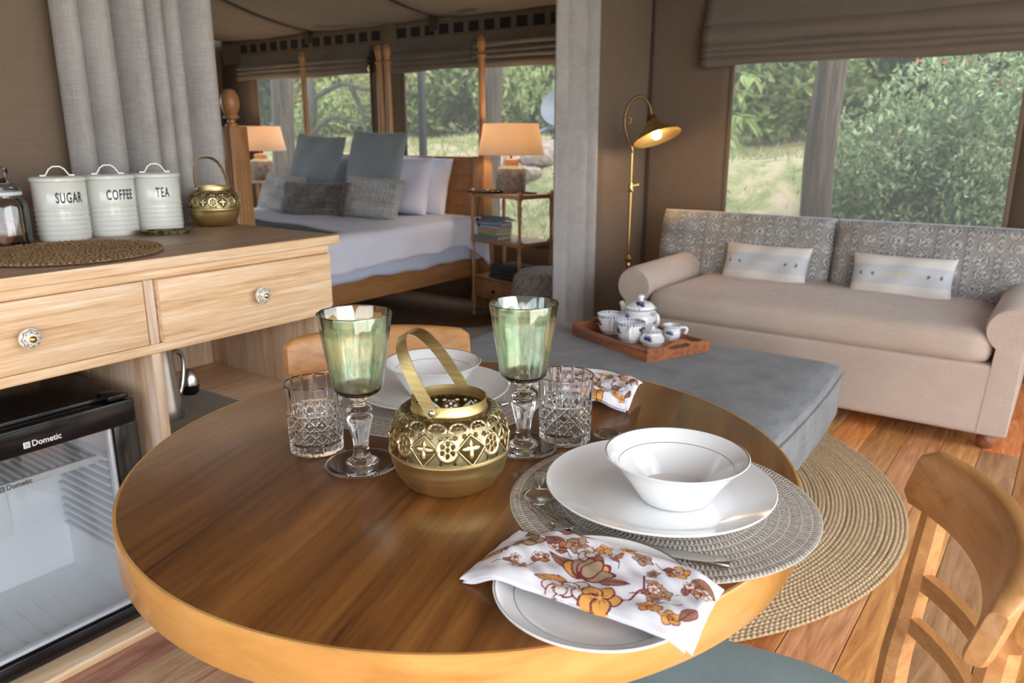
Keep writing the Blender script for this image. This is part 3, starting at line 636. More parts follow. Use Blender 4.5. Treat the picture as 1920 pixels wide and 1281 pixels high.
fb('hinge', (.815, FY + .006, FZ1 - .006), (.862, FY + .06, FZ1 + .006), M_blackpl, bev=.003)
fb('foot', (FX0 + .02, FY + .03, FZ0 - .003), (FX0 + .07, FY + .07, FZ0 + .016), M_blackpl, bev=.003)
fb('foot', (FX1 - .07, FY + .03, FZ0 - .003), (FX1 - .02, FY + .07, FZ0 + .016), M_blackpl, bev=.003)
# liner: one ribbed tub of white plastic
IX0, IX1, IY1, IZ0, IZ1 = .41, .835, 2.08, .055, .56
fb('liner_back', (IX0 - .01, IY1, IZ0 - .012), (IX1 + .01, IY1 + .012, IZ1 + .012), M_liner, bev=0)
fb('liner_floor', (IX0 - .01, FY + .04, IZ0 - .012), (IX1 + .01, IY1 + .001, IZ0), M_liner, bev=0)
fb('liner_roof', (IX0, FY + .04, IZ1), (IX1, IY1, IZ1 + .012), M_liner, bev=0)
fb('liner_wall', (IX0 - .01, FY + .04, IZ0), (IX0, IY1 + .001, IZ1), M_liner, bev=0)
fb('liner_wall', (IX1, FY + .04, IZ0), (IX1 + .01, IY1 + .001, IZ1), M_liner, bev=0)
for i in range(12):
    fb('shelf_runner', (IX1 - .022, FY + .055, .19 + i * .0225), (IX1 + .001, IY1 - .03, .199 + i * .0225), M_liner, bev=.003)
for i in range(8):
    fb('floor_rib', (.47 + i * .042, FY + .09, IZ0 - .001), (.476 + i * .042, FY + .25, IZ0 + .004), M_liner, bev=.002)
fb('duct_cover', (.60, IY1 - .022, .20), (.70, IY1 + .001, .40), M_liner, bev=.012)
for i in range(4): fb('duct_slot', (.625, IY1 - .0225, .355 + i * .010), (.68, IY1 - .0205, .359 + i * .010), M_blackpl, bev=.0005)
sh = fb('shelf', (IX0 + .004, FY + .105, .437), (IX1 - .006, IY1 - .05, .441), mat('smoked_shelf', (.40, .40, .40, 1), .35), bev=.001)
fb('shelf_trim', (IX0 + .004, FY + .093, .426), (IX1 - .006, FY + .106, .444), M_greypl, bev=.003)
for i in range(22):
    fb('shelf_bar', (.43 + i * .018, FY + .11, .440), (.437 + i * .018, IY1 - .055, .4445), M_greypl, bev=.001)
def logo(parent, x, y, z, m, s):
    text('lettering', 'Dometic', s, m, parent, (x - fc[0], y - fc[1], z - fc[2]), (PI / 2, 0, 0), .92, s * .012)
    ex = x - s * 2.15
    o = box('emblem', (s * .72, .0006, s * .72), (ex - fc[0], y - fc[1], z - fc[2]), m, parent, bev=.0002)
    dk = M_blackpl if m is M_whiteprint else M_greypl
    for q in (-.17, .0, .17): box('emblem_bar', (s * .46, .0004, s * .06), (ex - fc[0], y - .0004 - fc[1], z + q * s - fc[2]), dk, parent, bev=0)
logo(fr, .673, FY - .0004, .5525, M_whiteprint, .0185)
logo(fr, .640, FY + .0926, .435, M_ink, .0165)

# ---------------------------------------------------------------- dining table
TX, TY, TR = .79, .652, .449
tb = thing('round_dining_table', 'round brown wooden dining table laid for two', 'table', (TX, TY, 0))
lathe('tabletop', [(0, .742), (TR - .004, .742), (TR - .004, .7485), (TR - .007, .75), (0, .75)], M_table, tb, 160, rot=(0, 0, math.radians(18)))
lathe('edge_band', [(TR - .03, .694), (TR - .002, .694), (TR, .697), (TR, .7475), (TR - .0015, .7492), (TR - .0045, .7492), (TR - .0045, .740), (TR - .03, .740), (TR - .03, .694)], M_tedge, tb, 160)
lathe('pedestal', [(0, .742), (.16, .74), (.15, .71), (.055, .69), (.045, .5), (.06, .3), (.07, .2), (.05, .12), (.07, .1), (.0, .1)], M_chair, tb, 32)
for q in range(4):
    a = q * PI / 2 + .5; tube('foot', [(.03 * math.cos(a), .03 * math.sin(a), .13), (.18 * math.cos(a), .18 * math.sin(a), .10), (.30 * math.cos(a), .30 * math.sin(a), .028)], [.045, .036, .026], M_chair, tb, smoothpts=3)

# ---------------------------------------------------------------- chairs
def make_chair(label, loc, rz):
    c = thing('dining_chair', label, 'chair', loc, rz)
    # curved back rail
    n = 26; P = []
    for i in range(n):
        s = -1 + 2 * i / (n - 1); x = .183 * s; y = -.243 + .053 * s * s; e = 1 - .0 * abs(s)
        dy = 2 * .053 * s / .183; nx, ny = -dy, 1; ln = math.hypot(nx, ny); nx /= ln; ny /= ln
        sec = []
        hh = .0375 - (.010 * max(0, abs(s) - .93) / .07) ** 1; th = .0125 - .004 * max(0, (abs(s) - .95) / .05)
        for q in range(16):
            a = 2 * PI * q / 16; ca, sa = math.cos(a), math.sin(a)
            ex = math.copysign(abs(ca) ** .45, ca) * th; ez = math.copysign(abs(sa) ** .38, sa) * hh
            sec.append((x + nx * ex, y + ny * ex - .28 * ez, .755 + ez + .006 * (1 - s * s)))
        P.append(sec)
    P = np.array(P); F = gridF(n, 16, False, True).tolist() + [list(range(16))[::-1], [(n - 1) * 16 + j for j in range(16)]]
    mk('back_rail', P.reshape(-1, 3), F, M_chair, c, recalc=True, angle=.9)
    for s in (-1, 1):
        tube('rear_leg', [(s * .185, -.235, .0), (s * .168, -.20, .25), (s * .160, -.190, .46), (s * .156, -.202, .60), (s * .153, -.214, .735)], [.017, .019, .020, .018, .016], M_chair, c, k=8, smoothpts=4)
        tube('front_leg', [(s * .175, .17, .0), (s * .165, .16, .43)], [.014, .019], M_chair, c, k=10)
    for z, yo in ((.622, .0), (.557, .006)):
        pts = [(x, -.252 + yo + .050 * (x / .155) ** 2, z) for x in np.linspace(-.152, .152, 15)]
        tube('back_slat', pts, .0, M_chair, c, flat=(.024, .013), up=(0, 1, 0))
    out = []
    for q in range(64):
        a = 2 * PI * q / 64; x = math.copysign(abs(math.cos(a)) ** .6, math.cos(a)); y = math.copysign(abs(math.sin(a)) ** .6, math.sin(a)); out.append((x * (.175 + .022 * y), y * .19 + .005))
    out = np.array(out)
    def slab(name, m, sc, prof):
        P = np.array([[(x * (1 - k / .19), y * (1 - k / .19), z) for x, y in out] for k, z in prof]); P = P * np.array([sc, sc, 1])
        F = gridF(len(prof), 64, False, True).tolist() + [list(range(64)), [(len(prof) - 1) * 64 + j for j in range(64)][::-1]]
        mk(name, P.reshape(-1, 3), F, m, c, recalc=True, angle=.8)
    slab('seat_frame', M_chair, 1.0, [(.006, .405), (0, .41), (0, .442), (.004, .445)])
    slab('seat_pad', M_seat, .985, [(.004, .440), (-.002, .447), (0, .457), (.008, .464), (.03, .469), (.09, .472)])
    for s in (-1, 1): tube('side_stretcher', [(s * .168, .16, .22), (s * .170, -.20, .25)], .010, M_chair, c, k=8)
    return c
make_chair('wooden dining chair with teal seat, its curved back close to the camera', (.8355, .246, 0), math.radians(17.5))
make_chair('wooden dining chair across the table beside the limed cabinet', (.945, .953, 0), math.radians(140.6))

# ---------------------------------------------------------------- jute rug
def spiral(name, R, row, step, h, m, seed, per, colA, colB, parent=None, rough=.25, loc=(0, 0, 0)):
    """one long strand coiled from the middle outwards, knotted along its length"""
    r = np.random.default_rng(seed); th = [2 * PI * .6]; 
    tot = 2 * PI * R / row; t = np.sqrt(np.linspace((2 * PI * .6) ** 2, tot ** 2, int(R * R * PI / row / step)))
    rad = row * t / (2 * PI); s = np.linspace(0, R * R * PI / row, len(t))
    wob = np.interp(np.arange(len(t)), np.arange(0, len(t) + 40, 40), r.normal(0, row * .06, len(t) // 40 + 2))
    offs = np.array([-.52, -.28, .05, .32, .52]); zz = np.array([.42, .85, 1, .85, .40])
    ph = 2 * PI * s / per; jit = r.normal(0, rough, len(t))
    P = np.zeros((len(t), 5, 3)); cols = np.zeros((len(t), 5, 3)); A = np.array(colA[:3]); B = np.array(colB[:3])
    for j in range(5):
        kn = .5 + .5 * np.sin(ph + 2.6 * offs[j] + jit)
        rr = rad + row * offs[j] + wob; P[:, j, 0] = rr * np.cos(t); P[:, j, 1] = rr * np.sin(t); P[:, j, 2] = h * (.25 + zz[j] * (.35 + .4 * kn))
        tone = r.normal(1, .10, len(t)) * (.92 + .10 * np.interp(np.arange(len(t)), np.arange(0, len(t) + 90, 90), r.normal(0, 1, len(t) // 90 + 2)))
        mixf = np.clip(.12 + .9 * kn * (.35 + .65 * zz[j]), 0, 1)
        cols[:, j] = (B + (A - B) * mixf[:, None]) * tone[:, None]
    return grid(name, P, m, parent, cols=np.clip(cols.reshape(-1, 3), 0, 1), angle=3, loc=loc)
tag(spiral('jute_rug', 1.055, .0128, .0046, .011, M_jute, 3, .0165, (.72, .55, .34), (.26, .16, .07), loc=(2.30, 1.317, .0005)), 'round braided jute rug under the grey ottoman', 'rug')

# ---------------------------------------------------------------- grey velvet ottoman
ot = thing('ottoman', 'large grey velvet ottoman carrying the tea tray', 'ottoman', (2.435, 1.275, 0), math.radians(2.2))
def puff(x, y, z):
    f = lambda a: 1 - a * a
    return (x * (1 + .03 * f(y / .69)), y * (1 + .018 * f(x / .47)), z + (.018 * f(x / .47) * f(y / .69) if z > 0 else 0))
def soft_box(name, sx, sy, sz, r, m, parent, loc, fn=None, nx=26, ny=30, nz=8):
    """a padded box: a cube subdivided, its corners rounded to radius r"""
    bm = bmesh.new(); bmesh.ops.create_cube(bm, size=2)
    bmesh.ops.subdivide_edges(bm, edges=bm.edges[:], cuts=14, use_grid_fill=True)
    for v in bm.verts:
        p = Vector([math.copysign(abs(c) ** .75, c) for c in v.co]); q = Vector((p.x * sx / 2, p.y * sy / 2, p.z * sz / 2))
        c = Vector((max(-sx / 2 + r, min(sx / 2 - r, q.x)), max(-sy / 2 + r, min(sy / 2 - r, q.y)), max(-sz / 2 + r, min(sz / 2 - r, q.z))))
        d = q - c; 
        if d.length > 1e-9: q = c + d.normalized() * min(r, max(abs(d.x), abs(d.y), abs(d.z)))
        v.co = Vector(fn(*q)) if fn else q
    me = bpy.data.meshes.new(name); bm.to_mesh(me); bm.free(); finish(me, True, 3)
    return link(name, me, m, parent, loc)
soft_box('upholstery', .93, 1.36, .215, .035, M_ott, ot, (0, 0, .2725), puff)
for a in ((-.465, -.679, .465, -.679), ):
    tube('seam', [(x, -.6865 - .012 * (1 - (x / .47) ** 2), .345) for x in np.linspace(-.45, .46, 16)], .0022, M_ott, ot, k=6)
for sx in (-.38, .38):
    for sy in (-.58, .58): tube('foot', [(sx, sy, .012), (sx, sy, .17)], [.02, .03], M_chair, ot, k=12)

# ---------------------------------------------------------------- sofa
SX, SY0, SY1 = 3.32, .055, 1.765
so = thing('sofa', 'oatmeal linen sofa with rolled arms and patterned back cushions under the window', 'sofa', (3.75, .91, 0))
def sb(name, lo, hi, m=M_sofa, r=.03, fn=None):
    lo = np.array(lo) - (3.75, .91, 0); hi = np.array(hi) - (3.75, .91, 0); s = hi - lo
    return soft_box(name, *s, r, m, so, tuple((lo + hi) / 2), fn)
sb('base', (SX, SY0 + .045, .065), (4.22, SY1 - .07, .345), r=.012)
sb('seat_cushion', (SX - .012, .185, .335), (4.05, 1.605, .475), r=.055, fn=lambda x, y, z: (x, y, z + (.022 * (1 - (x / .37) ** 2) * (1 - (y / .72) ** 2) if z > 0 else 0) + .003 * math.sin(y * 23 + 1.5 * math.sin(x * 9)) * (1 if z > .02 else 0)))
sb('back', (4.06, .12, .10), (4.28, 1.70, .68), r=.05)
for s, yc in ((1, 1.665), (-1, .145)):
    n = 20; prof = []
    # arm section: a panel below, a roll on top leaning outwards
    for q in range(26):
        a = math.radians(-58 + 296 * q / 25); prof.append((yc + s * (.015 + .088 * -math.cos(a + PI)) - .91, .487 + .088 * math.sin(a)))
    base = [(yc + s * (-.055) - .91, .075), (yc + s * .05 - .91, .075)]
    prof = [(y, z) for y, z in prof]
    poly = base[1:] + prof + base[:1]
    xs = [SX - .002 - 3.75, SX + .012 - 3.75, SX + .03 - 3.75, .1, .45]; sc = [.93, .985, 1, 1, 1]
    cy = np.mean([p[0] for p in poly]); cz = .40
    P = np.array([[(x, cy + (y - cy) * k, cz + (z - cz) * k if z > .1 else z) for y, z in poly] for x, k in zip(xs, sc)])
    m_ = len(poly); F = gridF(len(xs), m_, False, True).tolist() + [list(range(m_)), [(len(xs) - 1) * m_ + j for j in range(m_)][::-1]]
    mk('arm', P.reshape(-1, 3), F, M_sofa, so, recalc=True, angle=.9)
for y in (.16, 1.62):
    for x in (SX + .065, 4.18): lathe('foot', [(0, 0), (.022, 0), (.034, .016), (.036, .035), (.028, .055), (.02, .07), (0, .07)], M_tray, so, 24, (x - 3.75, y - .91, .0))
def paisley(X, Z):
    c = np.ones(X.shape + (3,)) * (.33, .315, .295); dk = np.array((.125, .125, .125)); lt = np.array((.55, .53, .50))
    per = .118; xi = np.mod(X + .5 * per, per) - .5 * per
    sway = .020 * np.sin(2 * PI * Z / .125); d = xi + .018 - sway
    hat = (np.mod(Z * .7 + X * 1.2, .006) < .0028) & (np.abs(xi + .018) < .046); c[hat] = (.25, .24, .225)
    c[np.abs(d) < .0075] = dk; c[np.abs(d) < .0032] = lt
    for sgn, off in ((1, .03125), (-1, .09375)):
        for row, sx_ in ((0, .0125), (.0, -.0455)):
            zz = np.mod(Z - off - row + .0625, .125) - .0625
            zc_ = np.hypot(xi + .018 + sgn * sx_, zz * .95) if sx_ > 0 else np.full(X.shape, 1.)
            c[zc_ < .0185] = lt; c[zc_ < .0148] = dk; c[zc_ < .0112] = lt; c[zc_ < .0068] = dk; c[zc_ < .0025] = lt
    e = xi - .042; e = np.where(e < -.059, e + per, e)
    col = np.abs(e) < .0105; c[col] = (.46, .44, .41); dk = np.array((.19, .19, .19))
    c[col & (np.mod(Z + np.abs(e) * 1.3 * np.sign(np.sin(2 * PI * Z / .11) + .2), .027) < .0135)] = dk
    c[np.abs(np.abs(e) - .0135) < .0012] = dk
    return c
for i, (y0, y1, rz) in enumerate(((.955, 1.865, .0), (.035, .945, .0))):
    w = y1 - y0
    bc = cushion('back_cushion', w, .36, .19, M_sofa_print, so, (4.02 - 3.75, (y0 + y1) / 2 - .91, .605), (math.radians(-9), 0, -PI / 2), pinch=-.012, n=230, k=96, power=9, wr=.006, colfn=lambda X, Z, o=i * .037: paisley(X + o, Z), seed=i + 2)
    pts = []
    for a, b in (((-1, -1), (1, -1)), ((1, -1), (1, 1)), ((1, 1), (-1, 1)), ((-1, 1), (-1, -1))):
        for t in np.linspace(0, 1, 14, endpoint=False):
            u = a[0] + (b[0] - a[0]) * t; v = a[1] + (b[1] - a[1]) * t
            pts.append((w / 2 * u * (1 + .012 * (1 - v * v)), 0, .18 * v * (1 + .012 * (1 - u * u))))
    tube('piping', pts, .0045, M_piping, bc, k=6, closed=True)
def embroid(X, Z):
    c = np.ones(X.shape + (3,)) * (.66, .62, .575)
    c[np.abs(Z - .004) < .045] = (.53, .545, .57)
    for x, s in ((-.165, 1), (-.115, 1), (.115, 1), (.165, 1)): c[(np.abs(X - x) / .007 + np.abs(Z - .004) / .012) < 1] = (.13, .10, .06)
    m_ = (np.abs(X) / .014 + np.abs(Z - .004) / .013); c[m_ < 1] = (.66, .58, .42); c[(np.abs(Z - .004 - .006 * np.sin(X * 260)) < .004) & (np.abs(X) < .085) & (m_ > 1.2)] = (.62, .58, .50)
    return c
for i, (y, lab_) in enumerate(((1.232, 'white embroidered lumbar pillow on the sofa nearest the floor lamp'), (.61, 'white embroidered lumbar pillow on the sofa nearer the rolled front arm by the dining chair'))):
    tag(cushion('lumbar_pillow', .435, .215, .12, M_ppillow, None, (3.865, y, .552), (math.radians(-20), math.radians(0), -PI / 2 + (.04 if i else -.03)), pinch=.06, n=90, k=60, power=4, colfn=embroid, seed=i + 9), lab_, 'pillow', 'embroidered pillows on the sofa')

# ---------------------------------------------------------------- brass floor lamp
lx, ly = 3.914, 2.022
fl_ = thing('floor_lamp', 'lit brass swan-neck floor lamp in the corner beside the sofa', 'floor lamp', (lx, ly, 0))
lathe('base', [(0, 0), (.12, 0), (.12, .012), (.09, .022), (.03, .03), (.012, .05), (0, .05)], M_gold, fl_, 40)
tube('lower_pole', [(0, 0, .03), (0, 0, .90)], .0095, M_gold, fl_, k=14)
lathe('collar', [(.0095, -.03), (.016, -.025), (.012, -.012), (.02, 0), (.02, .012), (.012, .02), (.0095, .03)], M_gold, fl_, 24, (0, 0, .50))
lathe('collar', [(.0095, -.02), (.018, -.016), (.013, -.004), (.013, .02), (.006, .03)], M_gold, fl_, 24, (0, 0, .90))
rv = np.array((.586, -.81, 0)); tv = np.array((-.81, -.586, 0))      # sideways, and towards the room
tube('set_screw', [tuple(rv * .008 + (0, 0, .915)), tuple(rv * .035 + (0, 0, .92))], .005, M_gold, fl_, k=10)
lathe('set_screw_knob', [(0, -.009), (.009, -.006), (.009, .006), (0, .009)], M_gold, fl_, 14, tuple(rv * .037 + (0, 0, .921)))
tube('upper_pole', [(0, 0, .90), (0, 0, 1.10)], .006, M_gold, fl_, k=12)
hk = [(0, 1.09), (-.005, 1.12), (-.028, 1.17), (-.045, 1.225), (-.046, 1.285), (-.028, 1.345), (.012, 1.382), (.055, 1.375), (.085, 1.335), (.095, 1.29)]
tube('swan_neck', [tuple(rv * a + (0, 0, z)) for a, z in hk], [.006, .007, .0075, .008, .0075, .007, .0065, .006, .006, .006], M_bronze, fl_, smoothpts=4, k=12)
tube('scroll', [tuple(rv * a + (0, 0, z)) for a, z in ((-.044, 1.24), (-.035, 1.275), (-.018, 1.275), (-.012, 1.258), (-.02, 1.245), (-.03, 1.25))], .004, M_bronze, fl_, smoothpts=4, k=8)
ax = -(np.array((0, 0, 1)) * .90 - tv * .33 - rv * .26); ax /= np.linalg.norm(ax)
q = Vector(ax).to_track_quat('-Z', 'Y').to_euler(); ap = np.array(rv * .100 + (0, 0, 1.265))
tube('set_screw', [tuple(ap + rv * -.028 + (0, 0, .018)), tuple(ap + rv * .02 + (0, 0, .022))], .004, M_gold, fl_, k=8)
lathe('shade_gallery', [(.0, .03), (.014, .03), (.016, .012), (.03, .006), (.03, -.012), (.022, -.02), (0, -.02)], M_bronze, fl_, 28, tuple(ap), q)
lathe('shade', [(.026, .0), (.032, -.012), (.07, -.05), (.128, -.098), (.132, -.104), (.130, -.1045), (.068, -.053), (.030, -.016), (.024, -.003), (.026, 0)], M_brass, fl_, 64, tuple(ap), q)
bp = ap + ax * .07
lathe('bulb', [(0, .03), (.012, .028), (.016, .012), (.026, -.006), (.027, -.022), (.018, -.036), (0, -.042)], M_bulb, fl_, 24, tuple(bp), q)
_l = lamp('floor_lamp_light', 'POINT', tuple(np.array((lx, ly, 0)) + ap + ax * .135), 2.2, (1, .62, .30), shadow_soft_size=.03)
# ---------------------------------------------------------------- four-poster twin beds pushed together, made up as one
bed = thing('four_poster_bed', 'wooden four-poster bed of two pushed-together singles with fluted posts', 'bed', (3.25, 4.19, .0085))
B0 = np.array((3.25, 4.19, 0))
def bb(name, lo, hi, m, **kw): return b2(name, np.array(lo) - B0, np.array(hi) - B0, m, bed, **kw)
def post(x, y, ht, hs, fin=1.):
    """square fluted stock with a turned pole and finial above"""
    px, py = x - B0[0], y - B0[1]
    st = box('fluted_post', (.10, .10, hs), (px, py, hs / 2), M_bed_v, bed, bev=.004)
    for k in range(4):
        for s in (-1, 1):
            o1 = -.030 + k * .02
            box('flute', (.008, .003, hs * .55), (o1, s * .0505, .12), M_bed, st, bev=.001, seg=1); box('flute', (.003, .008, hs * .55), (s * .0505, o1, .12), M_bed, st, bev=.001, seg=1)
    if ht - hs > .3:
        z = hs
        lathe('turned_pole', [(0, z), (.028, z), (.026, z + .05), (.024, z + .3), (.022, ht - .18), (.022, ht - .13), (.030, ht - .125), (.030, ht - .115), (.018, ht - .105), (.022, ht - .085), (.030, ht - .05), (.028, ht - .02), (.014, ht), (0, ht)], M_bed_v, bed, 20, (px, py, 0))
    else:
        z = hs
        lathe('finial', [(0, z), (.03, z), (.03, z + .01), (.018, z + .02), (.018, z + .03), (.034, z + .038), (.036, z + .048), (.028, z + .055), (.038, z + .075), (.044, z + .105), (.040, z + .14), (.026, z + .165), (.010, z + .172), (0, z + .172)], M_bed_v, bed, 24, (px, py, 0))
for y in (3.305, 5.075): post(4.23, y, 1.80, 1.04)
for y in (4.165, 4.245): post(4.235, y, 1.80, .99)
post(2.33, 3.335, 1.38, 1.215); post(2.33, 5.06, 1.38, 1.215)
for y0, y1 in ((3.35, 4.12), (4.29, 5.03)):
    for k in range(7): bb('headboard_plank', (4.215, y0, .30 + k * .101), (4.24, y1, .40 + k * .101), M_bed, bev=.003, seg=1)
    bb('headboard_cap', (4.205, y0, 1.005), (4.25, y1, 1.035), M_bed)
for y in (3.29, 5.085): bb('side_rail', (2.37, y - .015, .25), (4.19, y + .015, .40), M_bed)
bb('foot_rail', (2.315, 3.38, .25), (2.345, 5.02, .46), M_bed)
bb('mattress', (2.38, 3.32, .38), (4.20, 5.06, .60), M_valance, bev=.05, seg=4)
bb('slat_base', (2.38, 3.33, .30), (4.19, 5.05, .36), M_bed)
# bed linen: a pale blue valance below, a white sheet above
def drape(name, z0a, z0b, out, xa, xb, ztop, m, seed, label, cat, dz=.012, ny=44, nx=60, yA=3.30, yB=5.08, ripple=.008, head=0.):
    r = np.random.default_rng(seed); ph = r.uniform(0, 6, 8)
    P = []
    for i in range(nx):
        x = xa + (xb - xa) * i / (nx - 1); ln = []
        zb = z0a + (z0b - z0a) * i / (nx - 1) + .006 * math.sin(x * 9 + ph[0]) + .005 * math.sin(x * 23 + ph[1])
        hd = head * max(0, (i / (nx - 1) - .86) / .14)
        for j in range(ny):
            t = j / (ny - 1)
            if t < .16:
                k = t / .16; z = zb - hd * .17 + (ztop - .05 - zb + hd * .17) * k; y = yA - out - ripple * (1 - k) * (math.sin(x * 17 + ph[2]) + .6 * math.sin(x * 41 + ph[3])) - .012 * (1 - k) - hd * .02 * (1 - k)
            elif t < .24:
                k = (t - .16) / .08 * PI / 2; y = yA - out + .05 * (1 - math.cos(k)); z = ztop - .05 + .05 * math.sin(k)
            elif t < .84:
                k = (t - .24) / .60; y = yA - out + .05 + (yB - yA + 2 * out - .1) * k; z = ztop + dz * (math.sin(x * 6 + y * 3 + ph[4]) * .4 + math.sin(y * 9 - x * 4 + ph[5]) * .3 + .25 * math.sin(x * 21 + y * 13)) - .012 * max(0, math.cos(PI * 2 * (y - 3.3) / 1.78)) * 0
            elif t < .92:
                k = (t - .84) / .08 * PI / 2; y = yB + out - .05 + .05 * math.sin(k); z = ztop - .05 + .05 * math.cos(k)
            else:
                k = (t - .92) / .08; y = yB + out + .01 * k; z = ztop - .05 + (zb - ztop + .05) * k
            ln.append((x, y, z))
        P.append(ln)
    P = np.array(P); c0 = P[:, :, :].mean((0, 1)); c0[2] = 0
    o = grid(name, P - c0, m, None, loc=tuple(c0), angle=3); s = o.modifiers.new('t', 'SOLIDIFY'); s.thickness = .005; s.offset = 1
    return tag(o, label, cat)
drape('bed_valance', .392, .382, .036, 2.37, 4.17, .60, M_valance, 5, 'pale blue valance sheet tucked round the mattress of the four-poster bed', 'sheet', ripple=.004)
drape('bed_sheet', .43, .49, .052, 2.36, 4.20, .648, M_white, 6, 'white bedspread draped over the four-poster bed, its hem hanging at the side', 'bedspread', head=1.)
th = np.linspace(3.36, 5.00, 40); P = []
for i, x in enumerate(np.linspace(2.42, 3.02, 22)):
    P.append([(x + .02 * math.sin(y * 5) + (.22 * max(0, (y - 3.9)) if i > 10 else 0) * (i - 10) / 12, y, .664 + .010 * math.sin(y * 8 + x * 3) + .005 * math.sin(x * 30 + y * 4)) for y in th])
P = np.array(P); c0 = np.array((2.8, 4.2, 0)); tw_ = grid('throw', P - c0, M_throw, None, loc=tuple(c0), angle=3); s = tw_.modifiers.new('t', 'SOLIDIFY'); s.thickness = .010
tag(tw_, 'charcoal throw with fringed edge across the foot of the bed', 'throw')
V = []; F = []
for i in range(150):
    y = 3.38 + 1.6 * i / 150; k = i / 150 * 39; j = int(k); p = P[-1][j] + (P[-1][min(j + 1, 39)] - P[-1][j]) * (k - j) - c0
    dx = .055 + .01 * math.sin(i * 2.3); w = .0035; b = len(V)
    V += [(p[0] - .01, p[1] - w, p[2] + .004), (p[0] - .01, p[1] + w, p[2] + .004), (p[0] + dx, p[1] + w + .004 * math.sin(i), p[2] - .004), (p[0] + dx, p[1] - w + .004 * math.sin(i), p[2] - .004)]; F.append([b, b + 1, b + 2, b + 3])
mk('fringe', V, F, M_throw, tw_)['kind'] = 'stuff'
# cushions and pillows: stand on the bed, lean back to the headboard
def pil(name, label, x, y, z, w, h, t, lean, turn, m, seed, roll=0, pinch=.06, power=4, group=None, wr=.006):
    o = cushion(name, w, h, t, m, None, (x, y, z), (math.radians(-lean), math.radians(roll), -PI / 2 + math.radians(turn)), pinch=pinch, seed=seed, power=power, wr=wr, n=28)
    return tag(o, label, 'pillow', group)
ZB = .66
pil('bed_pillow', 'white bed pillow against the headboard, the rearmost at the lamp side', 4.12, 3.83, ZB + .19, .60, .40, .15, 14, 4, M_white, 21, 3)
pil('bed_pillow', 'white bed pillow in front of the rearmost one, beside the large blue-grey cushion', 3.98, 3.88, ZB + .185, .62, .40, .16, 18, 2, M_white, 22, -1)
pil('bed_pillow', 'white bed pillow showing between the two large blue-grey cushions', 4.06, 4.52, ZB + .19, .62, .40, .15, 15, -2, M_white, 23)
pil('square_cushion', 'large blue-grey square cushion standing taller, beside the white pillows', 3.86, 3.97, ZB + .285, .50, .56, .13, 17, 1, M_teal, 24, 2, .05)
pil('square_cushion', 'large blue-grey square cushion nearer the far bedside lamp', 3.90, 4.63, ZB + .275, .49, .54, .13, 19, 2, M_teal, 25, 4, .05)
pil('silver_cushion', 'silver-grey oblong cushion leaning on the taller blue-grey cushion', 3.67, 3.80, ZB + .125, .50, .28, .12, 24, 4, M_silverc, 26, 2, .06)
pil('silver_cushion', 'silver-grey oblong cushion at the far side of the bed, half behind the brown one', 3.66, 4.72, ZB + .120, .46, .28, .11, 24, -3, M_silverc, 27, 3, .06)
pil('brown_cushion', 'dark brown sparkly oblong cushion across the middle of the bed', 3.56, 4.25, ZB + .105, .63, .235, .10, 20, 3, M_brownc, 28, -1, .05)
# ---------------------------------------------------------------- bedside tables and lamps
def turned(z0, z1, r=.013):
    h = z1 - z0
    return [(0, z0), (r, z0), (r * 1.15, z0 + h * .06), (r * .8, z0 + h * .10), (r * .65, z0 + h * .3), (r * 1.0, z0 + h * .62), (r * 1.15, z0 + h * .8), (r * .75, z0 + h * .86), (r * 1.1, z0 + h * .93), (r, z1), (0, z1)]
def bedside(label, loc, rz):
    t = thing('bedside_table', label, 'side table', loc, rz)
    sx, sy = .135, .232
    for x in (-sx, sx):
        for y in (-sy, sy):
            lathe('turned_post', [(0, 0), (.010, 0), (.011, .05), (.017, .09), (.017, .10)] + turned(.10, .515)[1:-1] + turned(.52, .80)[1:] + [(0, .80)], M_night, t, 16, (x, y, 0))
            for z in (.515, .81): box('corner_block', (.040, .040, .042), (x, y, z), M_night, t, bev=.006)
            lathe('button', [(.012, .83), (.014, .836), (.008, .843), (0, .844)], M_night, t, 12, (x, y, 0))
    for z, nm in ((.812, 'table_top'), (.515, 'shelf'), (.265, 'shelf')): box(nm, (2 * sx + .01, 2 * sy + .01, .014), (0, 0, z), M_night, t, bev=.003)
    for z in (.806, .510):
        for x in (-sx, sx): box('apron', (.016, 2 * sy - .03, .026), (x, 0, z), M_night, t)
        for y in (-sy, sy): box('apron', (2 * sx - .03, .016, .026), (0, y, z), M_night, t)
    box('drawer_case', (2 * sx, 2 * sy - .01, .125), (0, 0, .19), M_night, t, bev=.003)
    d = box('drawer', (.016, 2 * sy - .06, .095), (-sx - .004, 0, .19), M_night, t, bev=.003)
    lathe('drawer_knob', [(0, 0), (.006, 0), (.006, .006), (.012, .010), (.011, .018), (0, .02)], M_black, d, 14, (-.008, 0, 0), (0, -PI / 2, 0))
    return t
NR = math.radians(-13)
bedside('tiered wooden bedside table with turned posts holding the near lamp and books', (4.10, 2.972, .0085), NR)
bedside('tiered wooden bedside table beyond the bed under the far lamp', (4.13, 5.54, .0085), math.radians(6))
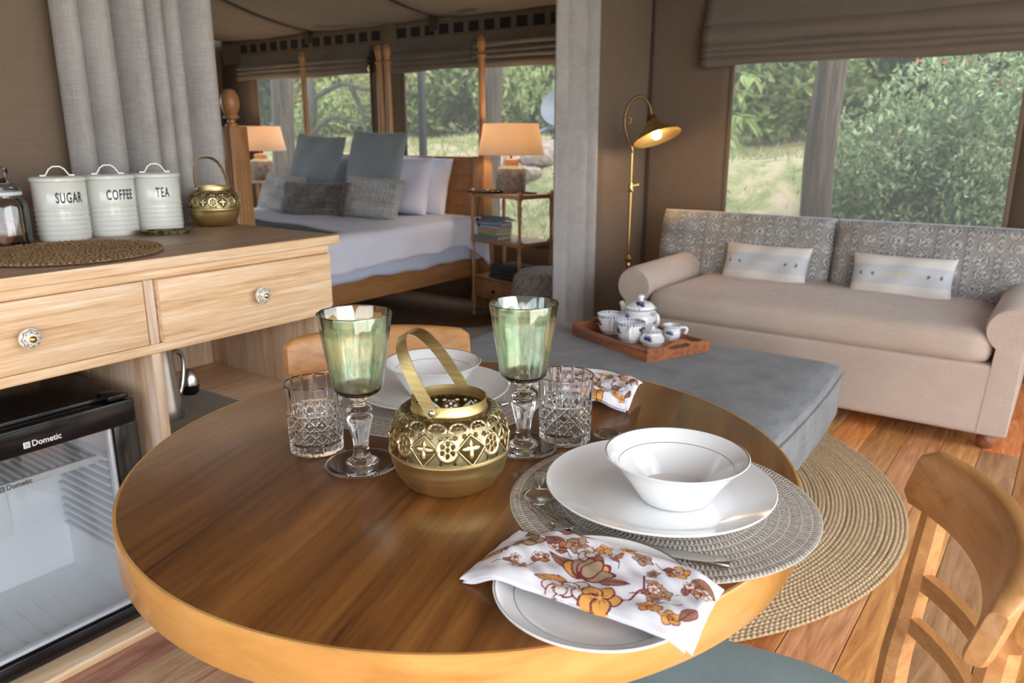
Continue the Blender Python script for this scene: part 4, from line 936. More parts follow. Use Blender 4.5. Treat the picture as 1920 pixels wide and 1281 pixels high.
def table_lamp(label, loc):
    t = thing('table_lamp', label, 'lamp', loc)
    lathe('base', [(0, 0), (.088, 0), (.094, .012), (.098, .06), (.096, .12), (.088, .15), (.068, .165), (.052, .17), (0, .17)], M_stone, t, 40)
    lathe('neck', [(.052, .168), (.050, .175), (.052, .195), (.046, .208), (.016, .212), (0, .212)], M_clay, t, 32)
    tube('lamp_stem', [(0, 0, .21), (0, 0, .30)], .007, M_bronze, t, k=10)
    lathe('bulb', [(0, .345), (.02, .335), (.028, .315), (.02, .295), (.012, .285), (0, .283)], M_bulb, t, 20)
    lathe('shade', [(.212, .235), (.174, .428), (.1725, .428), (.2105, .235), (.212, .235)], M_shade, t, 56)
    for q in range(3):
        a = q * 2.094; tube('shade_arm', [(0, 0, .415), (.173 * math.cos(a), .173 * math.sin(a), .42)], .002, M_bronze, t, k=6)
    lamp('bedside_lamp_light', 'POINT', (loc[0], loc[1], loc[2] + .375), 4.0, (1, .74, .48), shadow_soft_size=.035)
    return t
nl = table_lamp('lit bedside lamp with stoneware base on the near side table by the curtain', (4.115, 2.985, .8285))
table_lamp('lit bedside lamp with stoneware base at the far side of the bed', (4.13, 5.56, .8285))
cd = thing('lamp_cord', 'black lamp cord with an inline switch hanging beside the headboard post', 'cord', (4.10, 3.215, .5))
tube('cord', [(.05, -.06, .335), (.03, .02, .32), (0, .03, .22), (0, .035, .05), (.01, .04, -.12), (.05, .05, -.30)], .003, M_black, cd, smoothpts=4, k=6)
box('switch', (.02, .022, .055), (0, .034, .12), M_black, cd, bev=.005)
dsh = thing('trinket_dish', 'small black dish with a gilt rim beside the near lamp base', 'dish', (4.03, 3.04, .8285))
lathe('dish', [(0, .0), (.05, 0), (.066, .012), (.068, .014), (.062, .008), (.045, .004), (0, .004)], M_black, dsh, 32); lathe('rim', [(.066, .0125), (.069, .0145), (.066, .0165), (.064, .0145), (.066, .0125)], M_gold, dsh, 32)
tag(box('phone', (.07, .14, .009), (4.09, 2.845, .833), M_black, None, bev=.003, rot=(0, 0, -.4)), 'black phone lying on the near side table by the lamp', 'phone')
tag(box('notepad', (.10, .15, .010), (3.99, 3.135, .8335), M_black, None, bev=.002, rot=(0, 0, -.2)), 'black notepad at the corner of the near side table', 'notepad')
bk = [((.20, .24, .25, 1), .030, 'grey book at the bottom of the bedside stack'), ((.42, .46, .20, 1), .022, 'green book second in the bedside stack'), ((.55, .32, .26, 1), .022, 'pink book third in the bedside stack'), ((.62, .62, .62, 1), .012, 'slim white book under the blue one on the bedside stack'), ((.16, .25, .46, 1), .024, 'blue book near the top of the bedside stack')]
z = .5305; M_paper = mat('book_pages', (.68, .64, .56, 1), .9)
for i, (c, h, lb) in enumerate(bk):
    t = thing('book', lb, 'book', (4.03 + .008 * (i % 2), 3.067 - .006 * i, z), NR + (.12, -.06, .1, .02, .16)[i], 'books stacked on the bedside shelf')
    m_ = mat('book_cover', c, .6); w, l = .135 - .004 * i, .20 - .006 * i
    box('pages', (w - .008, l - .006, h - .005), (.003, 0, h / 2), M_paper, t, bev=.001, seg=1)
    for zz in (.0014, h - .0014): box('cover', (w, l, .0026), (0, 0, zz), m_, t, bev=.0008, seg=1)
    box('spine', (.003, l, h), (-w / 2 + .001, 0, h / 2), m_, t, bev=.001, seg=1)
    z += h + .0008
ob = thing('open_book', 'open blue paperback lying face down on top of the bedside stack', 'book', (4.03, 3.042, z), NR + .3, 'books stacked on the bedside shelf')
m_ = mat('book_cover', (.22, .31, .44, 1), .5)
P = np.array([[(x, y, .004 + .032 * (1 - abs(x) / .11) ** 1.3 * (1 if abs(x) > .0 else 1)) for y in (-.09, 0, .09)] for x in np.linspace(-.11, .11, 15)])
o = grid('cover', P, m_, ob); s = o.modifiers.new('t', 'SOLIDIFY'); s.thickness = .002
o = grid('pages', P * (.96, .97, 1) - (0, 0, .004), M_paper, ob); s = o.modifiers.new('t', 'SOLIDIFY'); s.thickness = .004
fb_ = thing('folded_blanket', 'dark folded blanket on the low shelf of the near side table', 'blanket', (4.06, 2.935, .2815), NR)
for k in range(3): soft_box('fold', .20, .26 - .01 * k, .030, .014, M_throw, fb_, (.004 * k, 0, .016 + k * .028))
po = thing('pouf', 'pale patterned round pouf behind the grey curtain', 'pouf', (3.83, 2.53, .0085))
def pcol(X, Z): return None
def pouf_col(R, T, Z):
    c = np.ones(R.shape + (3,)) * (.40, .37, .35); a = T * .21; k = np.sin(a * 48 + 2 * np.sin(Z * 30)) * np.sin(Z * 46 + 2 * np.sin(a * 40)); c[np.abs(k) < .14] = (.24, .235, .23); return c
lathe('pouf_cover', [(0, .005), (.15, .005), (.185, .03), (.20, .15), (.20, .28), (.185, .36), (.15, .395), (.09, .41), (0, .415)], M_sofa_print, po, 120, colfn=pouf_col, sub=8, angle=3)
# bedroom floor covering and its fringe
cp = b2('bedroom_carpet', (1.6, 2.46, .001), (4.38, 6.3, .008), M_carpet, None, bev=.002); tag(cp, 'dark brown carpet spread over the bedroom floor beside the bed', 'carpet')
rg = thing('fringed_rug', 'pale wool rug with a fringed end on the dark bedroom carpet', 'rug', (3.5, 2.75, .008), math.radians(-35))
box('rug_pile', (.75, .55, .010), (0, .0, .005), M_fringe, rg, bev=.003)
V = []; F = []
for i in range(90):
    x = -.37 + .74 * i / 89; b = len(V); q = .008 * math.sin(i * 1.9)
    V += [(x - .003, .27, .007), (x + .003, .27, .007), (x + .003 + q, .34, .003), (x - .003 + q, .34, .003)]; F.append([b, b + 1, b + 2, b + 3])
mk('fringe', V, F, M_fringe, rg)['kind'] = 'stuff'
# ---------------------------------------------------------------- on the limed cabinet
ZT = .914
def canister(word, x, y, label, s):
    t = thing('canister', label, 'canister', (x, y, ZT), 0, 'enamel canisters on the cabinet')
    r = .0655
    prof = [(0, 0), (r - .004, 0), (r - .002, .003)]
    for k in range(6): z = .010 + k * .0125; prof += [(r - .0022, z), (r - .0022, z + .004), (r, z + .0055), (r, z + .0085), (r - .0022, z + .010)]
    prof += [(r - .0015, .088), (r - .0015, .150), (r - .004, .152), (0, .152)]
    lathe('body', prof, M_enamel, t, 72, angle=.9)
    lathe('lid', [(r - .004, .152), (r + .0015, .1525), (r + .002, .1605), (r - .002, .1635), (r - .012, .165), (0, .1665)], M_enamel, t, 72)
    # loop handle on two flat feet, facing the room
    p = [(-.040, 0, .1668), (-.028, 0, .1668), (-.024, 0, .172), (-.018, 0, .182), (-.008, 0, .189), (.008, 0, .189), (.018, 0, .182), (.024, 0, .172), (.028, 0, .1668), (.040, 0, .1668)]
    h = tube('handle', p, 0, M_enamel, t, flat=(.014, .0028), up=(0, 0, 1), rot=(0, 0, -.35))
    w = text('lettering', word, .037, M_ink, t, (0, 0, .110), (0, 0, s), .50, .0008, .0003, bend=r - .0011, sp=1.18)
    return t
canister('SUGAR', .985, 2.186, 'cream enamel canister lettered SUGAR, next to the glass jar', -.09)
canister('COFFEE', 1.118, 2.186, 'cream enamel canister lettered COFFEE, in the middle of the row', -.06)
canister('TEA', 1.250, 2.178, 'cream enamel canister lettered TEA, nearest the brass lantern', -.28)
gj = thing('glass_jar', 'clear glass storage jar with a knobbed lid at the end of the canister row', 'jar', (.853, 2.19, ZT))
lathe('jar_body', [(0, 0), (.046, 0), (.049, .004), (.049, .095), (.044, .110), (.037, .117), (.037, .125), (.035, .125), (.035, .116), (.042, .108), (.046, .094), (.046, .008), (0, .007)], M_jar, gj, 48)
lathe('seal', [(.0355, .122), (.040, .123), (.040, .131), (.0355, .132), (.0355, .122)], M_greypl, gj, 40)
lathe('lid', [(0, .124), (.034, .126), (.041, .132), (.042, .138), (.034, .148), (.018, .155), (.011, .165), (.012, .172), (.018, .180), (.015, .190), (.006, .194), (0, .194)], M_jar, gj, 48)
ck = [(-.020, -.016, .020, 1.2), (.022, -.018, .022, 1.1), (.002, .018, .020, .5), (.0, -.010, .045, .3), (-.016, .014, .050, .8), (.020, .014, .052, .9)]
for i, (x, y, z, a) in enumerate(ck):
    tag(lathe('biscuit', [(0, -.005), (.016, -.005), (.0195, -.001), (.018, .004), (0, .0055)], M_biscuit, None, 20, (.853 + x, 2.19 + y, ZT + z), (a, i * .7, i)), 'brown round biscuit inside the clear glass jar', 'biscuit', 'biscuits in the glass jar')
tag(spiral('seagrass_mat', .205, .0105, .0021, .011, M_sea, 4, .0125, (.40, .26, .13), (.12, .065, .028), rough=.9, loc=(.848, 1.882, ZT)), 'round plaited seagrass mat on the limed cabinet', 'mat')
gd = thing('leaf_dish', 'small dark green ceramic tray in front of the TEA canister', 'dish', (1.195, 2.066, ZT), math.radians(-33))
n = 40; P = []
for k, z in ((.0, .0), (.85, .0), (1.0, .010), (1.06, .0125), (.98, .012), (.84, .004), (0, .0035)):
    P.append([(k * .072 * math.copysign(abs(math.cos(a)) ** .5, math.cos(a)), k * .026 * math.copysign(abs(math.sin(a)) ** .6, math.sin(a)), z) for a in np.linspace(0, 2 * PI, n, endpoint=False)])
mk('dish', np.array(P).reshape(-1, 3), gridF(7, n, False, True), M_greencer, gd, weld=1e-6, recalc=True)

# ---------------------------------------------------------------- pierced brass lanterns
def dome_prof(v):
    t = v * PI / 2
    return .0475 + .0275 * np.cos(t) ** .62, .055 + .051 * np.sin(t) ** 1.1
def make_dome():
    nu, nv = 448, 72
    U, Vv = np.meshgrid(np.arange(nu) / nu * 8, np.linspace(0, 1, nv), indexing='ij')
    def f(U, Vv):
        a = (np.mod(U, 1) - .5); X = a * .0585 * (1 - .30 * Vv ** 2); Y = Vv * .068
        hole = np.zeros(U.shape, bool); rel = np.zeros(U.shape); shade = np.ones(U.shape)
        # flower medallion in the middle of each repeat
        d = np.hypot(X, (Y - .0205) * .95); ang = np.arctan2(Y - .0205, X)
        hole |= (np.hypot(X, Y - .0205) < .0022)
        for k in range(6): hole |= np.hypot(X - .0068 * math.cos(k * PI / 3 + .5), Y - .0205 - .0068 * math.sin(k * PI / 3 + .5)) < .0024
        rel += .0016 * np.exp(-((d - .0118) / .0016) ** 2) + .0006 * (d < .011)
        # four-petalled blossom between the medallions
        Xb = np.where(X > 0, X - .0292, X + .0292); db = np.hypot(Xb, Y - .0200); ab = np.arctan2(Y - .0200, Xb)
        petal = (np.abs(Xb) / .0042 + 0 * Y < 1) & (np.abs(Y - .0200) < .0125) | (np.abs(Y - .0200) / .0036 < 1) & (np.abs(Xb) < .0125)
        pr = np.minimum((np.abs(Xb) / .0038) ** 2 + ((np.abs(Y - .0200) - .0062) / .0064) ** 2, ((np.abs(Xb) - .0062) / .0064) ** 2 + ((Y - .0200) / .0036) ** 2)
        lens = (np.abs(Xb) + np.abs(Y - .0200) * .95 < .0165)
        hole |= lens & (pr > 1) & (db > .0022)
        rel += .0014 * np.clip(1 - pr, 0, 1) * lens + .0016 * np.exp(-((np.abs(Xb) + np.abs(Y - .0200) * .95 - .0178) / .0012) ** 2)
        # little openings above and below
        for sx in (-1, 1):
            hole |= (np.abs(X - sx * .0085) < .0030 * (1 - (Y - .0015) / .007)) & (Y > .0025) & (Y < .0085)
            hole |= np.hypot((X - sx * .0085), (Y - .0345) * 1.2) < .0030
            hole |= np.hypot(X - sx * .0028, Y - .0330) < .0016
            hole |= np.hypot(X - sx * .0195, (Y - .0355) * 1.0) < .0026
        # collar of small scallops
        X2 = np.mod(U * 2, 1) - .5; X2 = X2 * .0235; ds = np.hypot(X2, Y - .0465)
        hole |= (ds < .0018) & (Y > .0385)
        for k in range(5): hole |= (np.hypot(X2 - .0060 * math.cos(k * PI / 4), Y - .0465 - .0060 * math.sin(k * PI / 4)) < .0019)
        rel += .0013 * np.exp(-((ds - .0095) / .0012) ** 2) * (Y > .041)
        X3 = np.mod(U * 4, 1) - .5; hole |= (np.hypot(X3 * .0105, Y - .0615) < .0021)
        return hole, rel
    hole, rel = f(U, Vv); R, Z = dome_prof(Vv); R = R + rel * np.cos(Vv); Z = Z + rel * np.sin(Vv) * .6; T = U / 8 * 2 * PI
    P = np.stack([R * np.cos(T), R * np.sin(T), Z], -1)
    F = gridF(nu, nv, True, False); hc, _ = f(U + .5 / nu * 8, Vv + .5 / nv); hc = hc[:, :nv - 1].ravel(); keep = ~hc
    # highlights of the relief put into the colour: raised brass bright, recesses dark
    lo, hi = np.array((.12, .095, .05)), np.array((.80, .66, .37)); cm = np.clip(rel / .0014, 0, 1)[..., None]; cols = lo + (hi - lo) * (.22 + .78 * cm)
    return P.reshape(-1, 3), F[keep], cols.reshape(-1, 3)
_P, _F, _c = make_dome()
_used = np.unique(_F); _map = np.full(len(_P), -1); _map[_used] = np.arange(len(_used)); _P, _F, _c = _P[_used], _map[_F], _c[_used]
def lantern(label, loc, rz, tilt):
    t = thing('brass_lantern', label, 'lantern', loc, rz)
    lathe('lower_bowl', [(0, .004), (.032, .0), (.042, .001), (.057, .010), (.068, .025), (.0735, .042), (.0745, .050), (.0765, .0525), (.0765, .0545), (.0745, .057), (.0725, .055), (.0725, .048), (.066, .026), (.055, .012), (.038, .004), (0, .006)], M_brass, t, 96)
    o = mk('pierced_dome', _P, _F, M_brass_d, t, cols=_c, angle=1.2); s = o.modifiers.new('t', 'SOLIDIFY'); s.thickness = .0012
    lathe('neck', [(.0495, .104), (.0475, .1065), (.0465, .108), (.0465, .1190), (.0455, .1190), (.0452, .108), (.0460, .105), (.0495, .104)], M_brass, t, 96)
    st, ct = math.sin(tilt), math.cos(tilt); pts = []
    for a in np.linspace(0, PI, 33):
        x = -.0485 * math.copysign(abs(math.cos(a)) ** .75, math.cos(a)); h = .104 * math.sin(a) ** .75 - .005
        pts.append((x, h * st, .1125 + h * ct))
    tube('handle', pts, 0, M_brass, t, flat=(.0165, .0014), up=(-1, 0, 0))
    for s_ in (-1, 1): lathe('rivet', [(0, 0), (.0042, 0), (.0038, .002), (.002, .0032), (0, .0034)], M_silver, t, 14, (s_ * .049, 0, .1125), (0, s_ * PI / 2, 0))
    return t
lantern('pierced brass lantern with a tilted loop handle in the middle of the table', (.693, .598, .750), math.radians(16), math.radians(33))
lantern('pierced brass lantern at the end of the limed cabinet beside the curtain', (1.412, 2.145, ZT), math.radians(-14), math.radians(24))

# ---------------------------------------------------------------- in the open bay of the cabinet
tag(b2('khaki_mat', (.937, YC + .02, .4521), (1.235, 2.14, .4545), M_khaki, None, bev=.001), 'khaki cloth mat on the open cabinet shelf', 'mat')
pt = thing('steel_pitcher', 'tall tapering steel pitcher half hidden behind the cabinet partition', 'pitcher', (1.035, 1.885, .4545), math.radians(10))
lathe('body', [(0, 0), (.047, 0), (.048, .004), (.046, .03), (.036, .15), (.034, .185), (.036, .195), (.0345, .195), (.0325, .184), (.034, .15), (.044, .03), (0, .01)], M_steel, pt, 40)
tube('pitcher_handle', [(.034, 0, .165), (.055, 0, .170), (.072, 0, .155), (.074, 0, .12), (.062, 0, .07), (.046, 0, .045)], [.006] * 6, M_steel, pt, smoothpts=4)
for i, (x, y, lb) in enumerate(((1.19, 2.015, 'steel and black egg-shaped shaker in the open cabinet bay, the one in plain view'), (1.125, 2.045, 'steel and black egg-shaped shaker in the open cabinet bay, behind the pitcher handle'))):
    e = thing('egg_shaker', lb, 'shaker', (x, y, .4545), 0, 'shakers in the cabinet bay')
    lathe('base', [(0, 0), (.018, 0), (.025, .008), (.0265, .03), (0, .03)], M_blackpl, e, 28); lathe('cap', [(.0268, .03), (.0262, .045), (.021, .062), (.012, .074), (0, .078)], M_steel, e, 28)

# ---------------------------------------------------------------- tea tray on the ottoman
ZO = .397; ta = math.atan2(.425, .194); tc = np.array((2.672, 1.325))
tr = thing('tea_tray', 'reddish wooden tray with cut-out handles on the grey ottoman', 'tray', (tc[0], tc[1], ZO), ta)
box('tray_floor', (.46, .29, .008), (0, 0, .004), M_tray, tr, bev=.002)
box('side_board', (.467, .010, .040), (0, .144, .020), M_tray, tr, bev=.002)
box('side_board', (.467, .010, .040), (0, -.144, .020), M_tray, tr, bev=.002)
def end_board(x):
    """raised in a gentle curve, with a slot to hold it by"""
    n = 41; ys = np.linspace(-.149, .149, n); top = .040 + .026 * np.cos(np.clip(ys / .105, -1, 1) * PI / 2) ** 2
    V = []; F = []; slot = lambda y: .0095 * max(0, 1 - (abs(y) / .047) ** 6) ** .5 if abs(y) < .047 else 0
    for sx in (-.006, .006):
        for i, y in enumerate(ys):
            c = .040; h = slot(y); V += [(x + sx, y, 0), (x + sx, y, c - h), (x + sx, y, c + h if h else c), (x + sx, y, max(top[i], c + h + .006))]
    k = 4
    for s in (0, 1):
        o_ = s * n * k
        for i in range(n - 1):
            a = o_ + i * k; b = a + k
            for j in (0, 2): q = [a + j, b + j, b + j + 1, a + j + 1]; F.append(q if s else q[::-1])
            if not (slot(ys[i]) or slot(ys[i + 1])): q = [a + 1, b + 1, b + 2, a + 2]; F.append(q if s else q[::-1])
    o_ = n * k
    for i in range(n - 1):
        a = i * k; b = a + k
        for j in (0, 3): F.append([a + j, b + j, b + j + o_, a + j + o_])
        if slot(ys[i]) or slot(ys[i + 1]):
            for j in (1, 2): F.append([a + j, b + j, b + j + o_, a + j + o_])
    for i in (0, n - 1):
        for j in range(3): a = i * k + j; F.append([a, a + 1, a + 1 + o_, a + o_])
    mk('end_board', V, F, M_tray, tr, weld=1e-6, recalc=True, angle=.5)
end_board(-.2335); end_board(.2335)
ct_ = spiral('cane_liner', .10, .006, .004, .004, M_jute, 8, .012, (.55, .36, .16), (.20, .10, .04), tr, loc=(-.13, .0, .008)); ct_.scale = (1, 1.2, 1)
WH = (.80, .81, .83); BL = (.025, .045, .17)
def blue(band, leafs, dash=26, dz=.0030, gap=.55):
    """blue brush dashes round the rim, blue leaf sprays on the side"""
    def fn(R, T, Z):
        c = np.ones(R.shape + (3,)) * WH
        m_ = (np.abs(Z - band) < dz) & (np.mod(T * dash / (2 * PI), 1) < gap); c[m_] = BL
        for a, z, s in leafs:
            u = (np.mod(T - a + PI, 2 * PI) - PI) * np.maximum(R, .03); w = Z - z
            for k in range(5):
                an = 2.5 - k * .62; lx_, lz_ = s * .010 * math.cos(an), s * .008 * math.sin(an); du = (u - lx_) * math.cos(an) + (w - lz_) * math.sin(an); dv = -(u - lx_) * math.sin(an) + (w - lz_) * math.cos(an)
                c[(du / (s * .0075)) ** 2 + (dv / (s * .0032)) ** 2 < 1] = BL
            c[(np.abs(u - .002 * np.sin(w * 400)) < .0007) & (w < 0) & (w > -s * .02)] = BL
        return c
    return fn
def handle(t, r, z0, z1, out, rz, th=.005):
    a = rz; pts = [(r - .006, z1), (r + out * .7, z1 + .004), (r + out, (z0 + z1) / 2 + .008), (r + out * .6, z0 + .006), (r - .008, z0)]
    tube('handle', [(p * math.cos(a), p * math.sin(a), z) for p, z in pts], th, M_china, t, smoothpts=5, k=10)
CUP = [(0, .004), (.028, .0), (.034, .003), (.046, .020), (.053, .045), (.057, .083), (.0555, .083), (.051, .045), (.043, .021), (.030, .008), (0, .007)]
view = math.atan2(-.4, -.85)
for lb, x, y, a in (('blue and white cup at the far end of the tea tray', 2.705, 1.462, view + .35), ('blue and white cup beside the sugar bowl on the tea tray', 2.632, 1.338, view + .25)):
    c = thing('tea_cup', lb, 'cup', (x, y, ZO + .0085), 0, 'blue and white tea set')
    lathe('bowl', CUP, M_china_p, c, 128, colfn=blue(.0775, [(view + 1.05, .05, 1.5), (view - 1.2, .045, 1.5)], 30), sub=14)
    handle(c, .052, .022, .066, .026, a - .25, .0055)
pot = thing('teapot', 'blue and white lidded teapot on the tea tray', 'teapot', (2.822, 1.392, ZO + .0085), 0, 'blue and white tea set')
lathe('pot_body', [(0, .0), (.050, .0), (.056, .004), (.074, .030), (.077, .048), (.070, .072), (.060, .084), (.062, .092), (.066, .098), (.060, .098), (.055, .088), (0, .088)], M_china_p, pot, 160, colfn=blue(.094, [(view - .95, .055, 1.6), (view + .95, .04, 1.0)], 36), sub=12)
lathe('lid', [(.060, .094), (.056, .106), (.042, .118), (.020, .125), (.010, .127), (0, .127)], M_china_p, pot, 120, colfn=blue(.3, [(view - .1, .113, 1.3)]), sub=10)
lathe('lid_knob', [(.010, .125), (.008, .132), (.014, .139), (.013, .147), (.006, .151), (0, .151)], M_china, pot, 28)
handle(pot, .074, .028, .080, .030, view + .75, .0075)
a = view + .75 + PI; tube('spout', [(.066 * math.cos(a), .066 * math.sin(a), .030), (.095 * math.cos(a), .095 * math.sin(a), .05), (.112 * math.cos(a), .112 * math.sin(a), .085), (.122 * math.cos(a), .122 * math.sin(a), .098)], [.018, .013, .010, .009], M_china, pot, smoothpts=4, k=14)
sg = thing('sugar_bowl', 'small blue and white sugar bowl at the cut-out end of the tea tray', 'sugar bowl', (2.628, 1.243, ZO + .0085), 0, 'blue and white tea set')
lathe('bowl', [(0, 0), (.030, 0), (.036, .004), (.047, .022), (.046, .034), (.036, .048), (.035, .055), (.039, .060), (.036, .060), (.032, .054), (.0, .05)], M_china_p, sg, 120, colfn=blue(.057, [(view - .45, .030, 1.25)], 34, .0016), sub=12)
lathe('lid', [(.035, .059), (.026, .066), (.010, .069), (.007, .072), (.009, .078), (0, .081)], M_china_p, sg, 64, colfn=blue(.062, [], 26, .0016), sub=8)
jg = thing('milk_jug', 'small blue and white milk jug behind the tray handle', 'jug', (2.757, 1.222, ZO + .0085), 0, 'blue and white tea set')
lathe('jug_body', [(0, 0), (.026, 0), (.030, .004), (.036, .020), (.033, .042), (.036, .060), (.0345, .060), (.031, .042), (.033, .02), (0, .006)], M_china_p, jg, 110, colfn=blue(.055, [(view - .3, .028, 1.1)], 30, .0018), sub=12)
handle(jg, .034, .020, .050, .024, view + 1.45, .005)

# ---------------------------------------------------------------- the laid table
TZ = .750
def mat_mesh():
    nr, nt, R, rows = 112, 1000, .1845, 15
    rr, T = np.meshgrid(np.linspace(.002, R, nr), np.linspace(0, 2 * PI, nt, endpoint=False), indexing='ij')
    q = rr / R * rows; f = np.mod(q, 1); k = np.floor(q); per = np.maximum(8, np.round(2 * PI * (k + .5) / rows * R / .0052))
    ph = np.mod(T * per / (2 * PI) + np.abs(f - .5) * .9, 1)
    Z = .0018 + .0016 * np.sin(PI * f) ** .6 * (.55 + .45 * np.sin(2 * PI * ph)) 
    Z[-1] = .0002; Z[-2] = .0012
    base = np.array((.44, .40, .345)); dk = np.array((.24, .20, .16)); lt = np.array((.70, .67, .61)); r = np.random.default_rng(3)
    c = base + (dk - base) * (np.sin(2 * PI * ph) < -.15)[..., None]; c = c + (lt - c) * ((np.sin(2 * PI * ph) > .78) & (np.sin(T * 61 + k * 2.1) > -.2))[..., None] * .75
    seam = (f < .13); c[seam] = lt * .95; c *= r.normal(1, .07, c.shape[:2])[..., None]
    top = np.stack([rr * np.cos(T), rr * np.sin(T), Z], -1)
    return top, c
_mt, _mc = mat_mesh()
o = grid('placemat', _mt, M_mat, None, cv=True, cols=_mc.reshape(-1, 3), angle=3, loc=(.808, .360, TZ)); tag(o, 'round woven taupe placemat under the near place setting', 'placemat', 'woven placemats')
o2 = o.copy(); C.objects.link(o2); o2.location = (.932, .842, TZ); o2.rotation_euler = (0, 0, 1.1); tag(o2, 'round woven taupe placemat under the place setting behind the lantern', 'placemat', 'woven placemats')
def plate(label, loc, R, lines, h=.022, cat='plate'):
    t = thing('dinner_plate' if not lines else 'side_plate', label, cat, loc)
    pr = [(0, .0035), (R * .55, .003), (R * .60, .0), (R * .63, .001), (R * .80, h * .42), (R * .995, h * .93), (R, h)]
    sm = [0] * 6
    if lines: pr += [(R * .985, h + .0008), (R * .974, h), (R * .80, h * .52), (R * .792, h * .51)]; sm += [0, 1, 0, 1]
    else: pr += [(R * .99, h + .0008), (R * .80, h * .55)]; sm += [0, 0]
    pr += [(R * .66, .006), (R * .58, .0052), (0, .0052)]; sm += [0, 0, 0]
    lathe('plate', pr, [M_china, M_line], t, 120, segm=sm, sub=2)
    return t
def bowl(label, loc, R, h):
    t = thing('bowl', label, 'bowl', loc, 0, 'white bowls with grey rim lines')
    pr = [(0, .004), (R * .44, .003), (R * .46, .0), (R * .50, .001), (R * .56, h * .16), (R * .72, h * .52), (R * .90, h * .86), (R * .985, h * .975), (R, h), (R * .985, h * 1.012), (R * .972, h * 1.0), (R * .90, h * .93), (R * .80, h * .75), (R * .794, h * .74), (R * .66, h * .48), (R * .52, h * .17), (R * .40, h * .10), (0, h * .09)]
    sm = [0] * 9 + [1, 0, 0, 1, 0, 0, 0, 0]
    lathe('bowl', pr, [M_china, M_line], t, 120, segm=sm, sub=2); return t
plate('large white dinner plate on the near placemat', (.808, .364, TZ + .0036), .1375, False)
bowl('white bowl with a grey rim line standing on the near dinner plate', (.811, .345, TZ + .0092), .085, .056)
plate('white dinner plate on the placemat behind the lantern', (.930, .838, TZ + .0036), .1300, False)
bowl('white bowl with a grey rim line behind the brass lantern', (.934, .840, TZ + .0092), .0815, .056)
plate('grey-lined side plate under the near floral napkin', (.576, .318, TZ), .0985, True, .017)
plate('grey-lined side plate under the napkin at the far edge of the table', (1.108, .650, TZ), .090, True, .017)
